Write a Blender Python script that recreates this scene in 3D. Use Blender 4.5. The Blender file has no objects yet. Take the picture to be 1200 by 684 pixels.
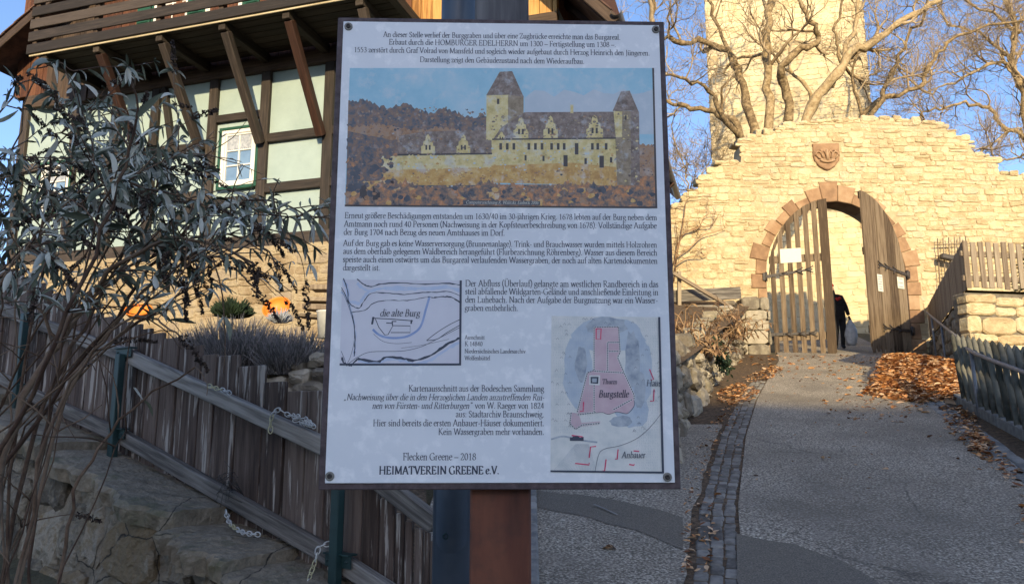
import bpy, math, random
from mathutils import Vector, Matrix, noise
R = math.radians
rng = random.Random(7)
V3 = Vector
sc = bpy.context.scene
# ------------------------------------------------------------------ camera, light, exposure
FPX, CXP, CYP, H = 900.0, 600.0, 342.0, 1.6
PITCH = R(9.8)
cp, sp = math.cos(PITCH), math.sin(PITCH)
cam_d = bpy.data.cameras.new('camera'); cam = bpy.data.objects.new('camera', cam_d)
sc.collection.objects.link(cam); sc.camera = cam
cam.location = (0, 0, H); cam.rotation_euler = (R(90) + PITCH, 0, 0)
cam_d.sensor_width = 36; cam_d.lens = FPX / 1200 * 36
cam_d.clip_start = 0.05; cam_d.clip_end = 3000
SUN_AZ, SUN_EL = R(2), R(18)
SUN = V3((math.sin(SUN_AZ) * math.cos(SUN_EL), -math.cos(SUN_AZ) * math.cos(SUN_EL), math.sin(SUN_EL)))
w = bpy.data.worlds.new('World'); sc.world = w; w.use_nodes = True
sky = w.node_tree.nodes.new('ShaderNodeTexSky'); sky.sky_type = 'NISHITA'; sky.sun_disc = False
sky.sun_elevation = SUN_EL; sky.sun_rotation = R(180) - SUN_AZ
sky.altitude = 600; sky.air_density = 0.7; sky.dust_density = 1.6; sky.ozone_density = 2.4
bg = w.node_tree.nodes['Background']; bg.inputs[1].default_value = 0.095
w.node_tree.links.new(sky.outputs[0], bg.inputs[0])
sl = bpy.data.lights.new('sun', 'SUN'); sl.energy = 2.1; sl.angle = R(0.5); sl.color = (1, 0.80, 0.47)
so = bpy.data.objects.new('sun', sl); sc.collection.objects.link(so)
so.rotation_euler = SUN.to_track_quat('Z', 'Y').to_euler(); so.location = (10, -30, 30)
sc.view_settings.view_transform = 'Standard'; sc.view_settings.look = 'None'
sc.view_settings.gamma = 1; sc.view_settings.use_curve_mapping = False
sc.view_settings.exposure = 1.85
sc.cycles.max_bounces = 6; sc.cycles.use_denoising = True

# ------------------------------------------------------------------ pixel rays
def ray(px, py):
    a, b = px - CXP, CYP - py
    return V3((a, FPX * cp - b * sp, FPX * sp + b * cp))
def at(px, py, Y):
    d = ray(px, py); return V3((0, 0, H)) + d * (Y / d.y)
def onpl(px, py, p0, n):
    d = ray(px, py); o = V3((0, 0, H)); return o + d * ((V3(p0) - o).dot(n) / d.dot(n))

# ------------------------------------------------------------------ mesh builder
def frame_from(d):
    d = d.normalized(); a = V3((0, 0, 1)) if abs(d.z) < .9 else V3((1, 0, 0))
    x = d.cross(a).normalized(); return x, x.cross(d).normalized()
class MB:
    def __init__(s): s.v = []; s.f = []; s.m = []; s.r = []; s.g = []; s.sm = []
    def vert(s, p, r=.5, g=None):
        s.v.append(tuple(p)); s.r.append(r); s.g.append(tuple(g if g is not None else p)); return len(s.v) - 1
    def face(s, idx, m=0, smooth=False): s.f.append(tuple(idx)); s.m.append(m); s.sm.append(smooth)
    def poly(s, pts, m=0, r=.5, g=None): s.face([s.vert(p, r, None if g is None else g[i]) for i, p in enumerate(pts)], m)
    def box(s, c, ax, ay, az, b=.004, m=0, r=None):
        """chamfered box: half-vectors ax, ay, az (az = grain direction)"""
        c = V3(c); H3 = [V3(ax), V3(ay), V3(az)]; ln = [h.length for h in H3]
        if r is None: r = rng.random()
        off = V3((rng.random() * 9, rng.random() * 9, rng.random() * 9))
        b = min(b, min(ln) * .45); I = {}
        for sx in (-1, 1):
            for sy in (-1, 1):
                for sz in (-1, 1):
                    for k in range(3):
                        q = [sx, sy, sz]; co = [q[i] * (1 - (b / ln[i] if i != k else 0)) for i in range(3)]
                        p = c + H3[0] * co[0] + H3[1] * co[1] + H3[2] * co[2]
                        I[(sx, sy, sz, k)] = s.vert(p, r, off + V3([co[i] * ln[i] for i in range(3)]))
        hand = H3[0].cross(H3[1]).dot(H3[2]) > 0
        def F(l): s.face(l if hand else l[::-1], m)
        for k in range(3):
            i, j = (k + 1) % 3, (k + 2) % 3
            for sg in (-1, 1):
                def key(a, bb):
                    q = [0, 0, 0]; q[k] = sg; q[i] = a; q[j] = bb; return I[tuple(q) + (k,)]
                l = [key(-1, -1), key(1, -1), key(1, 1), key(-1, 1)]; F(l if sg > 0 else l[::-1])
            for a in (-1, 1):
                for bb in (-1, 1):
                    def key2(sk, kk):
                        q = [0, 0, 0]; q[k] = sk; q[i] = a; q[j] = bb; return I[tuple(q) + (kk,)]
                    l = [key2(-1, i), key2(1, i), key2(1, j), key2(-1, j)]; F(l[::-1] if a * bb > 0 else l)
        for sx in (-1, 1):
            for sy in (-1, 1):
                for sz in (-1, 1):
                    l = [I[(sx, sy, sz, 0)], I[(sx, sy, sz, 1)], I[(sx, sy, sz, 2)]]; F(l if sx * sy * sz > 0 else l[::-1])
    def beam(s, p, q, wx, wy, up=None, b=.005, m=0, r=None):
        p, q = V3(p), V3(q); d = (q - p)
        if up is None: x, y = frame_from(d)
        else:
            x = d.cross(V3(up)).normalized(); y = x.cross(d).normalized()
        s.box((p + q) / 2, x * wx / 2, y * wy / 2, d / 2, b, m, r)
    def tube(s, pts, rad, n=6, m=0, r=None, cap=True, smooth=True):
        pts = [V3(p) for p in pts]
        if not hasattr(rad, '__len__'): rad = [rad] * len(pts)
        if r is None: r = rng.random()
        x = None; rings = []; L = rng.random() * 5
        for i, p in enumerate(pts):
            d = pts[min(i + 1, len(pts) - 1)] - pts[max(i - 1, 0)]
            if d.length < 1e-9: d = V3((0, 0, 1))
            d.normalize()
            if x is None: x, y = frame_from(d)
            else:
                x = x - d * x.dot(d)
                x = x.normalized() if x.length > 1e-6 else frame_from(d)[0]
                y = x.cross(d)
            if i: L += (p - pts[i - 1]).length
            ring = []
            for k in range(n):
                a = 2 * math.pi * k / n
                ring.append(s.vert(p + (x * math.cos(a) + y * math.sin(a)) * rad[i], r, (math.cos(a) * rad[i], math.sin(a) * rad[i], L)))
            rings.append(ring)
        for a, b in zip(rings, rings[1:]):
            for k in range(n): s.face([a[k], a[(k + 1) % n], b[(k + 1) % n], b[k]], m, smooth)
        if cap: s.face(rings[0][::-1], m); s.face(rings[-1], m)
    def prism(s, pts, ext, m=0, r=.5):
        """polygon pts extruded by vector ext"""
        ext = V3(ext); a = [s.vert(p, r) for p in pts]; b = [s.vert(V3(p) + ext, r) for p in pts]; n = len(pts)
        s.face(a, m); s.face(b[::-1], m)
        for i in range(n): s.face([a[(i + 1) % n], a[i], b[i], b[(i + 1) % n]], m)
    def lathe(s, c, axis, prof, n=16, m=0, r=.5):
        axis = V3(axis).normalized(); x, y = frame_from(axis); c = V3(c); rings = []
        for (rr, h) in prof:
            rings.append([s.vert(c + axis * h + (x * math.cos(2 * math.pi * k / n) + y * math.sin(2 * math.pi * k / n)) * max(rr, 1e-4), r) for k in range(n)])
        for a, b in zip(rings, rings[1:]):
            for k in range(n): s.face([a[k], a[(k + 1) % n], b[(k + 1) % n], b[k]], m, True)
    def build(s, name, mats, parent=None, loc=None):
        if loc is None: loc = V3((0, 0, 0))
        base = wloc(parent) + V3(loc) if parent else V3(loc)
        me = bpy.data.meshes.new(name)
        me.from_pydata([(p[0] - base.x, p[1] - base.y, p[2] - base.z) for p in s.v], [], s.f)
        for m in (mats if isinstance(mats, (list, tuple)) else [mats]): me.materials.append(m)
        me.polygons.foreach_set('material_index', s.m); me.polygons.foreach_set('use_smooth', s.sm)
        a = me.attributes.new('rnd', 'FLOAT', 'POINT'); a.data.foreach_set('value', s.r)
        a = me.attributes.new('uvw', 'FLOAT_VECTOR', 'POINT'); a.data.foreach_set('vector', [c for g in s.g for c in g])
        me.update()
        o = bpy.data.objects.new(name, me); sc.collection.objects.link(o)
        if parent: o.parent = parent
        o.location = loc
        return o
def wloc(o):
    l = V3((0, 0, 0))
    while o: l += o.location; o = o.parent
    return l
def tag(o, label=None, cat=None, group=None, kind=None):
    if label: o['label'] = label
    if cat: o['category'] = cat
    if group: o['group'] = group
    if kind: o['kind'] = kind
    return o
def thing(name, label, cat, loc, group=None):
    o = bpy.data.objects.new(name, None); sc.collection.objects.link(o); o.location = loc; o.empty_display_size = .1
    return tag(o, label, cat, group)

# ------------------------------------------------------------------ materials
def mat(name, cols, scale=5., rough=.8, bump=.3, bscale=None, bdist=.01, coord='Object', stretch=(1, 1, 1), tint=0., detail=6., pos=None,
        spec=.3, metal=0., second=None, noise_rough=.6, bright=None, trans=0.):
    """noise-mixed ramp of base colours; tint = how far the per-piece 'rnd' attribute shifts the ramp"""
    m = bpy.data.materials.new(name); m.use_nodes = True; nt = m.node_tree; N = nt.nodes; Lk = nt.links
    b = N['Principled BSDF']; b.inputs['Roughness'].default_value = rough; b.inputs['Metallic'].default_value = metal
    b.inputs['Specular IOR Level'].default_value = spec
    if coord == 'Object': tc = N.new('ShaderNodeTexCoord').outputs['Object']
    else:
        at_ = N.new('ShaderNodeAttribute'); at_.attribute_name = 'uvw'; tc = at_.outputs['Vector']
    mp = N.new('ShaderNodeMapping'); mp.inputs['Scale'].default_value = stretch; Lk.new(tc, mp.inputs[0])
    nz = N.new('ShaderNodeTexNoise'); nz.inputs['Scale'].default_value = scale; nz.inputs['Detail'].default_value = detail
    nz.inputs['Roughness'].default_value = noise_rough
    Lk.new(mp.outputs[0], nz.inputs['Vector']); fac = nz.outputs['Fac']
    if tint:
        ra = N.new('ShaderNodeAttribute'); ra.attribute_name = 'rnd'
        ma = N.new('ShaderNodeMath'); ma.operation = 'MULTIPLY_ADD'; Lk.new(ra.outputs['Fac'], ma.inputs[0])
        ma.inputs[1].default_value = tint; ma.inputs[2].default_value = -tint / 2
        ad = N.new('ShaderNodeMath'); ad.operation = 'ADD'; Lk.new(fac, ad.inputs[0]); Lk.new(ma.outputs[0], ad.inputs[1]); fac = ad.outputs[0]
    cr = N.new('ShaderNodeValToRGB'); el = cr.color_ramp.elements
    n = len(cols); P = pos or [.3 + .4 * i / max(1, n - 1) for i in range(n)]
    while len(el) < n: el.new(.5)
    for i, c in enumerate(cols): el[i].position = P[i]; el[i].color = (c[0], c[1], c[2], 1)
    Lk.new(fac, cr.inputs[0]); col = cr.outputs[0]
    if second:      # (colour, noise scale, threshold, softness, strength)
        n2 = N.new('ShaderNodeTexNoise'); n2.inputs['Scale'].default_value = second[1]; n2.inputs['Detail'].default_value = 8
        n2.inputs['Roughness'].default_value = .65
        Lk.new(mp.outputs[0] if len(second) > 5 else tc, n2.inputs['Vector'])
        r2 = N.new('ShaderNodeMapRange'); r2.inputs[1].default_value = second[2]; r2.inputs[2].default_value = second[2] + second[3]
        r2.inputs[4].default_value = second[4]
        Lk.new(n2.outputs['Fac'], r2.inputs[0])
        mx = N.new('ShaderNodeMix'); mx.data_type = 'RGBA'; Lk.new(r2.outputs[0], mx.inputs[0]); Lk.new(col, mx.inputs[6])
        mx.inputs[7].default_value = (*second[0], 1); col = mx.outputs[2]
    Lk.new(col, b.inputs['Base Color'])
    if bump:
        bn = N.new('ShaderNodeTexNoise'); bn.inputs['Scale'].default_value = bscale or scale * 3; bn.inputs['Detail'].default_value = 5
        Lk.new(mp.outputs[0], bn.inputs['Vector'])
        bp_ = N.new('ShaderNodeBump'); bp_.inputs['Strength'].default_value = bump; bp_.inputs['Distance'].default_value = bdist
        Lk.new(bn.outputs['Fac'], bp_.inputs['Height']); Lk.new(bp_.outputs[0], b.inputs['Normal'])
    if trans:
        b.inputs['Transmission Weight'].default_value = 0
    return m
WOODG = (18, 18, 1.2)
MT = {}
MT['stone'] = mat('sandstone', [(.36, .27, .155), (.45, .355, .21), (.53, .435, .275), (.42, .345, .235)], 5, .9, .7, 22, .03, tint=.35, second=((.25, .20, .14), .42, .55, .16, .6))
MT['plinthstone'] = mat('plinth stone', [(.20, .145, .085), (.27, .205, .13), (.32, .26, .17), (.25, .20, .145)], 5, .9, .6, 22, .03, tint=.4)
MT['mortar'] = mat('lime mortar', [(.34, .26, .155), (.46, .37, .235)], 6, .95, .5, 30, .02)
MT['redstone'] = mat('red sandstone', [(.20, .12, .07), (.285, .175, .10), (.34, .23, .14)], 4, .9, .4, 25, .01, tint=.4)
MT['tower'] = mat('tower limestone', [(.48, .38, .22), (.56, .455, .28), (.60, .50, .33)], 2.5, .9, .4, 20, .015, tint=.25, second=((.42, .27, .17), .6, .58, .15, .6))
MT['rubble'] = mat('grey limestone rubble', [(.13, .11, .085), (.24, .21, .16), (.34, .30, .235)], 5, .92, .7, 20, .03, tint=.45, second=((.10, .11, .045), 2.2, .60, .12, .55))
MT['rubble_mortar'] = mat('earthy mortar', [(.10, .085, .065), (.19, .165, .13)], 7, .95, .6, 25, .03)
MT['darkwall'] = mat('weathered wall stone', [(.075, .063, .047), (.175, .15, .112), (.30, .26, .20), (.18, .13, .072)], 8, .9, 1., 24, .035, tint=.5, detail=10, noise_rough=.72, second=((.25, .235, .21), 3.0, .58, .10, .6))
MT['darkmortar'] = mat('weathered smeared mortar', [(.085, .072, .053), (.19, .16, .118), (.30, .26, .20)], 9, .95, 1., 22, .04, detail=10, noise_rough=.72, second=((.10, .085, .035), 1.8, .60, .08, .6))
MT['coping'] = mat('mossy coping slab', [(.105, .086, .062), (.21, .175, .127), (.31, .265, .20)], 12, .9, .8, 30, .025, detail=10, noise_rough=.72, tint=.25, second=((.075, .085, .04), 3.2, .54, .12, .7))
MT['asphalt'] = mat('asphalt', [(.065, .057, .045), (.20, .172, .135), (.42, .365, .29), (.72, .66, .55)], 62, .85, .7, 90, .008, pos=[.34, .47, .58, .70], detail=3, second=((.115, .10, .082), 1.1, .50, .25, .5))
def wear(m, crack=.45, stain=.6, cs=1.1):
    nt = m.node_tree; N = nt.nodes; Lk = nt.links; b = N['Principled BSDF']; src = b.inputs['Base Color'].links[0].from_socket; tc = N.new('ShaderNodeTexCoord').outputs['Object']
    def nz(sc_, d=6): n = N.new('ShaderNodeTexNoise'); n.inputs['Scale'].default_value = sc_; n.inputs['Detail'].default_value = d; Lk.new(tc, n.inputs['Vector']); return n
    def mr(s_, a, b_, c, d): r = N.new('ShaderNodeMapRange'); r.inputs[1].default_value = a; r.inputs[2].default_value = b_; r.inputs[3].default_value = c; r.inputs[4].default_value = d; Lk.new(s_, r.inputs[0]); return r.outputs[0]
    def mul(x, y): k = N.new('ShaderNodeMath'); k.operation = 'MULTIPLY'; Lk.new(x, k.inputs[0]); Lk.new(y, k.inputs[1]); return k.outputs[0]
    def mix(f, a, col): x = N.new('ShaderNodeMix'); x.data_type = 'RGBA'; Lk.new(f, x.inputs[0]); Lk.new(a, x.inputs[6]); x.inputs[7].default_value = (*col, 1); return x.outputs[2]
    c = mix(mr(nz(.55).outputs['Fac'], .42, .68, 0, stain), src, (.125, .107, .084)); c = mix(mr(nz(2.7, 8).outputs['Fac'], .53, .72, 0, stain * .9), c, (.22, .19, .155))
    wv = N.new('ShaderNodeMix'); wv.data_type = 'VECTOR'; wv.inputs[0].default_value = .12; Lk.new(tc, wv.inputs[4]); Lk.new(nz(4).outputs['Color'], wv.inputs[5])
    vo = N.new('ShaderNodeTexVoronoi'); vo.feature = 'DISTANCE_TO_EDGE'; vo.inputs['Scale'].default_value = cs; Lk.new(wv.outputs[1], vo.inputs['Vector'])
    c = mix(mul(mr(vo.outputs['Distance'], .002, .010, crack, 0), mr(nz(.8).outputs['Fac'], .52, .58, 0, 1)), c, (.030, .027, .024)); Lk.new(c, b.inputs['Base Color'])
wear(MT['asphalt'])
MT['patch'] = mat('asphalt patch', [(.075, .066, .054), (.135, .118, .095), (.23, .205, .167)], 110, .85, .4, 130, .005, detail=3)
MT['sett'] = mat('granite sett', [(.085, .078, .070), (.155, .145, .130), (.24, .225, .20)], 14, .8, .5, 40, .008, tint=.35)
MT['paver'] = mat('pale kerb stone', [(.13, .13, .125), (.20, .195, .185), (.28, .27, .25)], 12, .85, .4, 40, .006, tint=.3)
MT['dirt'] = mat('soil with leaf litter', [(.030, .022, .015), (.075, .052, .034), (.13, .085, .05), (.17, .12, .08)], 22, .95, .8, 40, .03)
MT['earth'] = mat('grassy earth', [(.045, .042, .025), (.08, .07, .04), (.11, .09, .055)], 3, .95, .6, 30, .05)
MT['leaf'] = mat('dry beech leaf', [(.17, .065, .026), (.42, .18, .06), (.58, .30, .12), (.54, .36, .22)], 9, .7, 0, tint=.7)
MT['oldwood'] = mat('weathered grey brown plank', [(.044, .029, .022), (.088, .060, .047), (.145, .107, .086)], 2.2, .85, .5, 6, .006, coord='uvw', stretch=WOODG, tint=.35, second=((.36, .32, .28), 1.3, .56, .05, .9, 1))
MT['railwood'] = mat('silver grey rail', [(.07, .062, .055), (.17, .153, .136), (.30, .278, .25)], 2, .85, .5, 6, .006, coord='uvw', stretch=WOODG, tint=.3, second=((.06, .055, .05), .9, .60, .06, .7, 1))
MT['gatewood'] = mat('sun bleached oak', [(.060, .040, .025), (.125, .088, .056), (.20, .15, .10)], 1.6, .85, .6, 5, .012, coord='uvw', stretch=(14, 14, 1), tint=.45)
MT['picket'] = mat('grey brown picket', [(.14, .105, .075), (.23, .18, .13), (.30, .25, .185)], 1.6, .85, .4, 5, .006, coord='uvw', stretch=(14, 14, 1), tint=.3)
MT['darkwood'] = mat('dark stained timber', [(.022, .014, .010), (.045, .029, .021), (.075, .050, .036)], 2, .75, .4, 6, .006, coord='uvw', stretch=WOODG, tint=.3)
MT['beam'] = mat('brown beam', [(.018, .014, .012), (.034, .026, .022), (.060, .046, .038)], 2, .7, .4, 6, .006, coord='uvw', stretch=WOODG, tint=.5)
MT['redbeam'] = mat('reddish brace', [(.026, .012, .009), (.048, .022, .014), (.075, .037, .025)], 2, .6, .3, 6, .006, coord='uvw', stretch=WOODG, tint=.5)
MT['redplank'] = mat('red brown cladding', [(.055, .020, .011), (.10, .038, .019), (.14, .06, .03)], 2, .75, .4, 6, .006, coord='uvw', stretch=WOODG, tint=.45)
MT['deckwood'] = mat('balcony deck board', [(.018, .013, .010), (.034, .025, .019), (.055, .042, .032)], 2, .8, .3, 6, .006, coord='uvw', stretch=WOODG, tint=.3)
MT['honey'] = mat('honey cladding', [(.20, .09, .025), (.40, .20, .06), (.50, .29, .10)], 2, .7, .4, 6, .006, coord='uvw', stretch=WOODG, tint=.5)
MT['fascia'] = mat('pale edge strip', [(.30, .24, .15), (.42, .35, .23), (.5, .43, .3)], 2, .7, .2, 6, .004, coord='uvw', stretch=WOODG)
MT['infill'] = mat('pale mint plaster', [(.25, .32, .315), (.28, .35, .345), (.30, .375, .37)], 3, .9, .25, 40, .006)
MT['tile'] = mat('dark roof tile', [(.05, .03, .025), (.10, .055, .04), (.16, .085, .06)], 6, .8, .4, 30, .01, tint=.4)
MT['white'] = mat('white painted wood', [(.58, .565, .53), (.66, .65, .62)], 8, .5, .1, 40, .002)
MT['green'] = mat('dark green paint', [(.010, .050, .030), (.018, .075, .046)], 8, .5, .1, 40, .002)
MT['glass'] = mat('window glass', [(.11, .18, .29), (.16, .25, .38)], 4, .10, 0, spec=.8)
MT['lace'] = mat('lace curtain', [(.20, .22, .26), (.30, .32, .37), (.42, .44, .48)], 24, .9, 0)
MT['steelgreen'] = mat('green painted steel', [(.008, .026, .026), (.014, .042, .042)], 12, .45, .15, 60, .002, spec=.5)
MT['steel'] = mat('blue grey painted steel', [(.050, .066, .092), (.062, .080, .108), (.072, .09, .118)], 14, .42, .08, 90, .002, spec=.5, second=((.10, .11, .13), 9, .62, .1, .4))
MT['postwood'] = mat('red brown square post', [(.050, .018, .012), (.115, .040, .024), (.18, .068, .038)], 1.6, .55, .35, 8, .002, coord='uvw', stretch=(7, 7, 1.3), second=((.032, .024, .022), 5, .48, .2, .85))
MT['posttop'] = mat('grey weathered post', [(.06, .058, .062), (.11, .105, .108), (.17, .165, .165)], 2.0, .85, .4, 8, .003, coord='uvw', stretch=(22, 22, 1.6))
MT['backing'] = mat('purple brown board', [(.050, .036, .038), (.082, .060, .062), (.12, .092, .092)], 60, .7, .3, 160, .001, second=((.15, .13, .135), 22, .55, .2, .5))
MT['iron'] = mat('forged iron', [(.022, .018, .017), (.05, .04, .036)], 20, .6, .3, 60, .003, spec=.5)
MT['washer'] = mat('dull zinc washer', [(.16, .15, .13), (.26, .25, .22)], 60, .5, .1, 90, .001, spec=.5)
MT['galv'] = mat('galvanised tube', [(.16, .165, .18), (.24, .245, .26)], 14, .5, .1, 60, .001, metal=.35)
MT['lattice'] = mat('dark green lattice pole', [(.045, .045, .035), (.095, .092, .075), (.15, .145, .12)], 6, .9, .4, 20, .006, tint=.4)
MT['bark'] = mat('bark', [(.11, .075, .040), (.27, .195, .105), (.40, .305, .18)], 9, .95, .9, 16, .03, tint=.3)
MT['twig'] = mat('pale twig', [(.18, .125, .07), (.30, .22, .13), (.40, .31, .20)], 5, .9, 0, tint=.4)
MT['stem'] = mat('shrub stem', [(.060, .034, .022), (.115, .072, .046), (.18, .125, .085)], 14, .85, .2, 40, .003, tint=.5)
MT['grayleaf'] = mat('grey green leaf', [(.085, .098, .068), (.17, .188, .142), (.27, .285, .235), (.44, .45, .40)], 12, .9, .3, 30, .003, tint=.9)
MT['seed'] = mat('dry seed head', [(.022, .015, .012), (.05, .034, .026), (.085, .06, .047)], 20, .95, 0, tint=.6)
MT['lavender'] = mat('grey lavender sprig', [(.10, .10, .095), (.17, .165, .165), (.25, .235, .24)], 8, .9, 0, tint=.7)
MT['drystem'] = mat('dry brown stalk', [(.10, .055, .03), (.20, .12, .065), (.32, .21, .12)], 8, .9, 0, tint=.7)
MT['conifer'] = mat('dark conifer', [(.010, .022, .012), (.022, .042, .022)], 8, .8, 0, tint=.5)
MT['orange'] = mat('orange plastic', [(.62, .17, .02), (.74, .23, .035)], 6, .5, .05, 40, .002)
MT['whiteplastic'] = mat('white plastic', [(.46, .46, .45), (.56, .56, .54)], 20, .5, 0)
MT['yellowplastic'] = mat('yellowed plastic', [(.40, .37, .22), (.50, .46, .29)], 20, .5, 0)
MT['paper'] = mat('white notice', [(.55, .54, .46), (.60, .59, .51)], 20, .7, 0)
MT['ink'] = mat('printed ink', [(.045, .055, .08), (.07, .08, .11)], 30, .6, 0)
MT['cloth'] = mat('black coat', [(.010, .010, .012), (.022, .021, .024)], 20, .9, .2, 60, .005)
MT['red'] = mat('red cloth', [(.40, .03, .025), (.52, .05, .04)], 20, .9, 0)
MT['skin'] = mat('skin', [(.45, .28, .20), (.52, .33, .24)], 20, .6, 0)
MT['bag'] = mat('pale plastic bag', [(.42, .44, .46), (.58, .60, .62), (.68, .70, .72)], 9, .5, .5, 20, .02)
for n_ in ('darkwall', 'darkmortar', 'coping'): wear(MT[n_], 1., .35, 2.3)

# ------------------------------------------------------------------ broad-nib serif lettering
def L(*p): return list(p)
def E(cx, cy, rx, ry, a0, a1):
    n = max(4, int(abs(a1 - a0) / 24))
    return [(cx + rx * math.cos(R(a0 + (a1 - a0) * i / n)), cy + ry * math.sin(R(a0 + (a1 - a0) * i / n))) for i in range(n + 1)]
def cat(p, n=4):
    """smooth curve through points"""
    p = list(p); q = [p[0]] + p + [p[-1]]; out = []
    for i in range(1, len(q) - 2):
        a, b, c, d = q[i - 1:i + 3]
        for k in range(n):
            t = k / n
            out.append(tuple(.5 * (2 * b[j] + (c[j] - a[j]) * t + (2 * a[j] - 5 * b[j] + 4 * c[j] - d[j]) * t * t + (3 * b[j] - a[j] - 3 * c[j] + d[j]) * t ** 3) for j in range(len(b))))
    return out + [p[-1]]
def S(*p): return cat(p)
def F(x, y, w=.085): return [(x - w, y), (x + w, y)]
X, C, A, D = .42, .65, .70, -.21
def V(x, top, bot=0): return L((x, bot), (x, top))
def hd(x, top): return L((x - .085, top - .045), (x, top))
def dot(x, y): return [(x - .012, y - .042), (x + .012, y + .042)]
bowlR = lambda x: S((x, .32), (x + .10, .41), (x + .23, .38), (x + .29, .21), (x + .23, .04), (x + .10, .0), (x, .05))
bowlL = lambda x: S((x, .35), (x - .10, .41), (x - .24, .37), (x - .31, .21), (x - .24, .04), (x - .14, .0), (x, .08))
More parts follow.
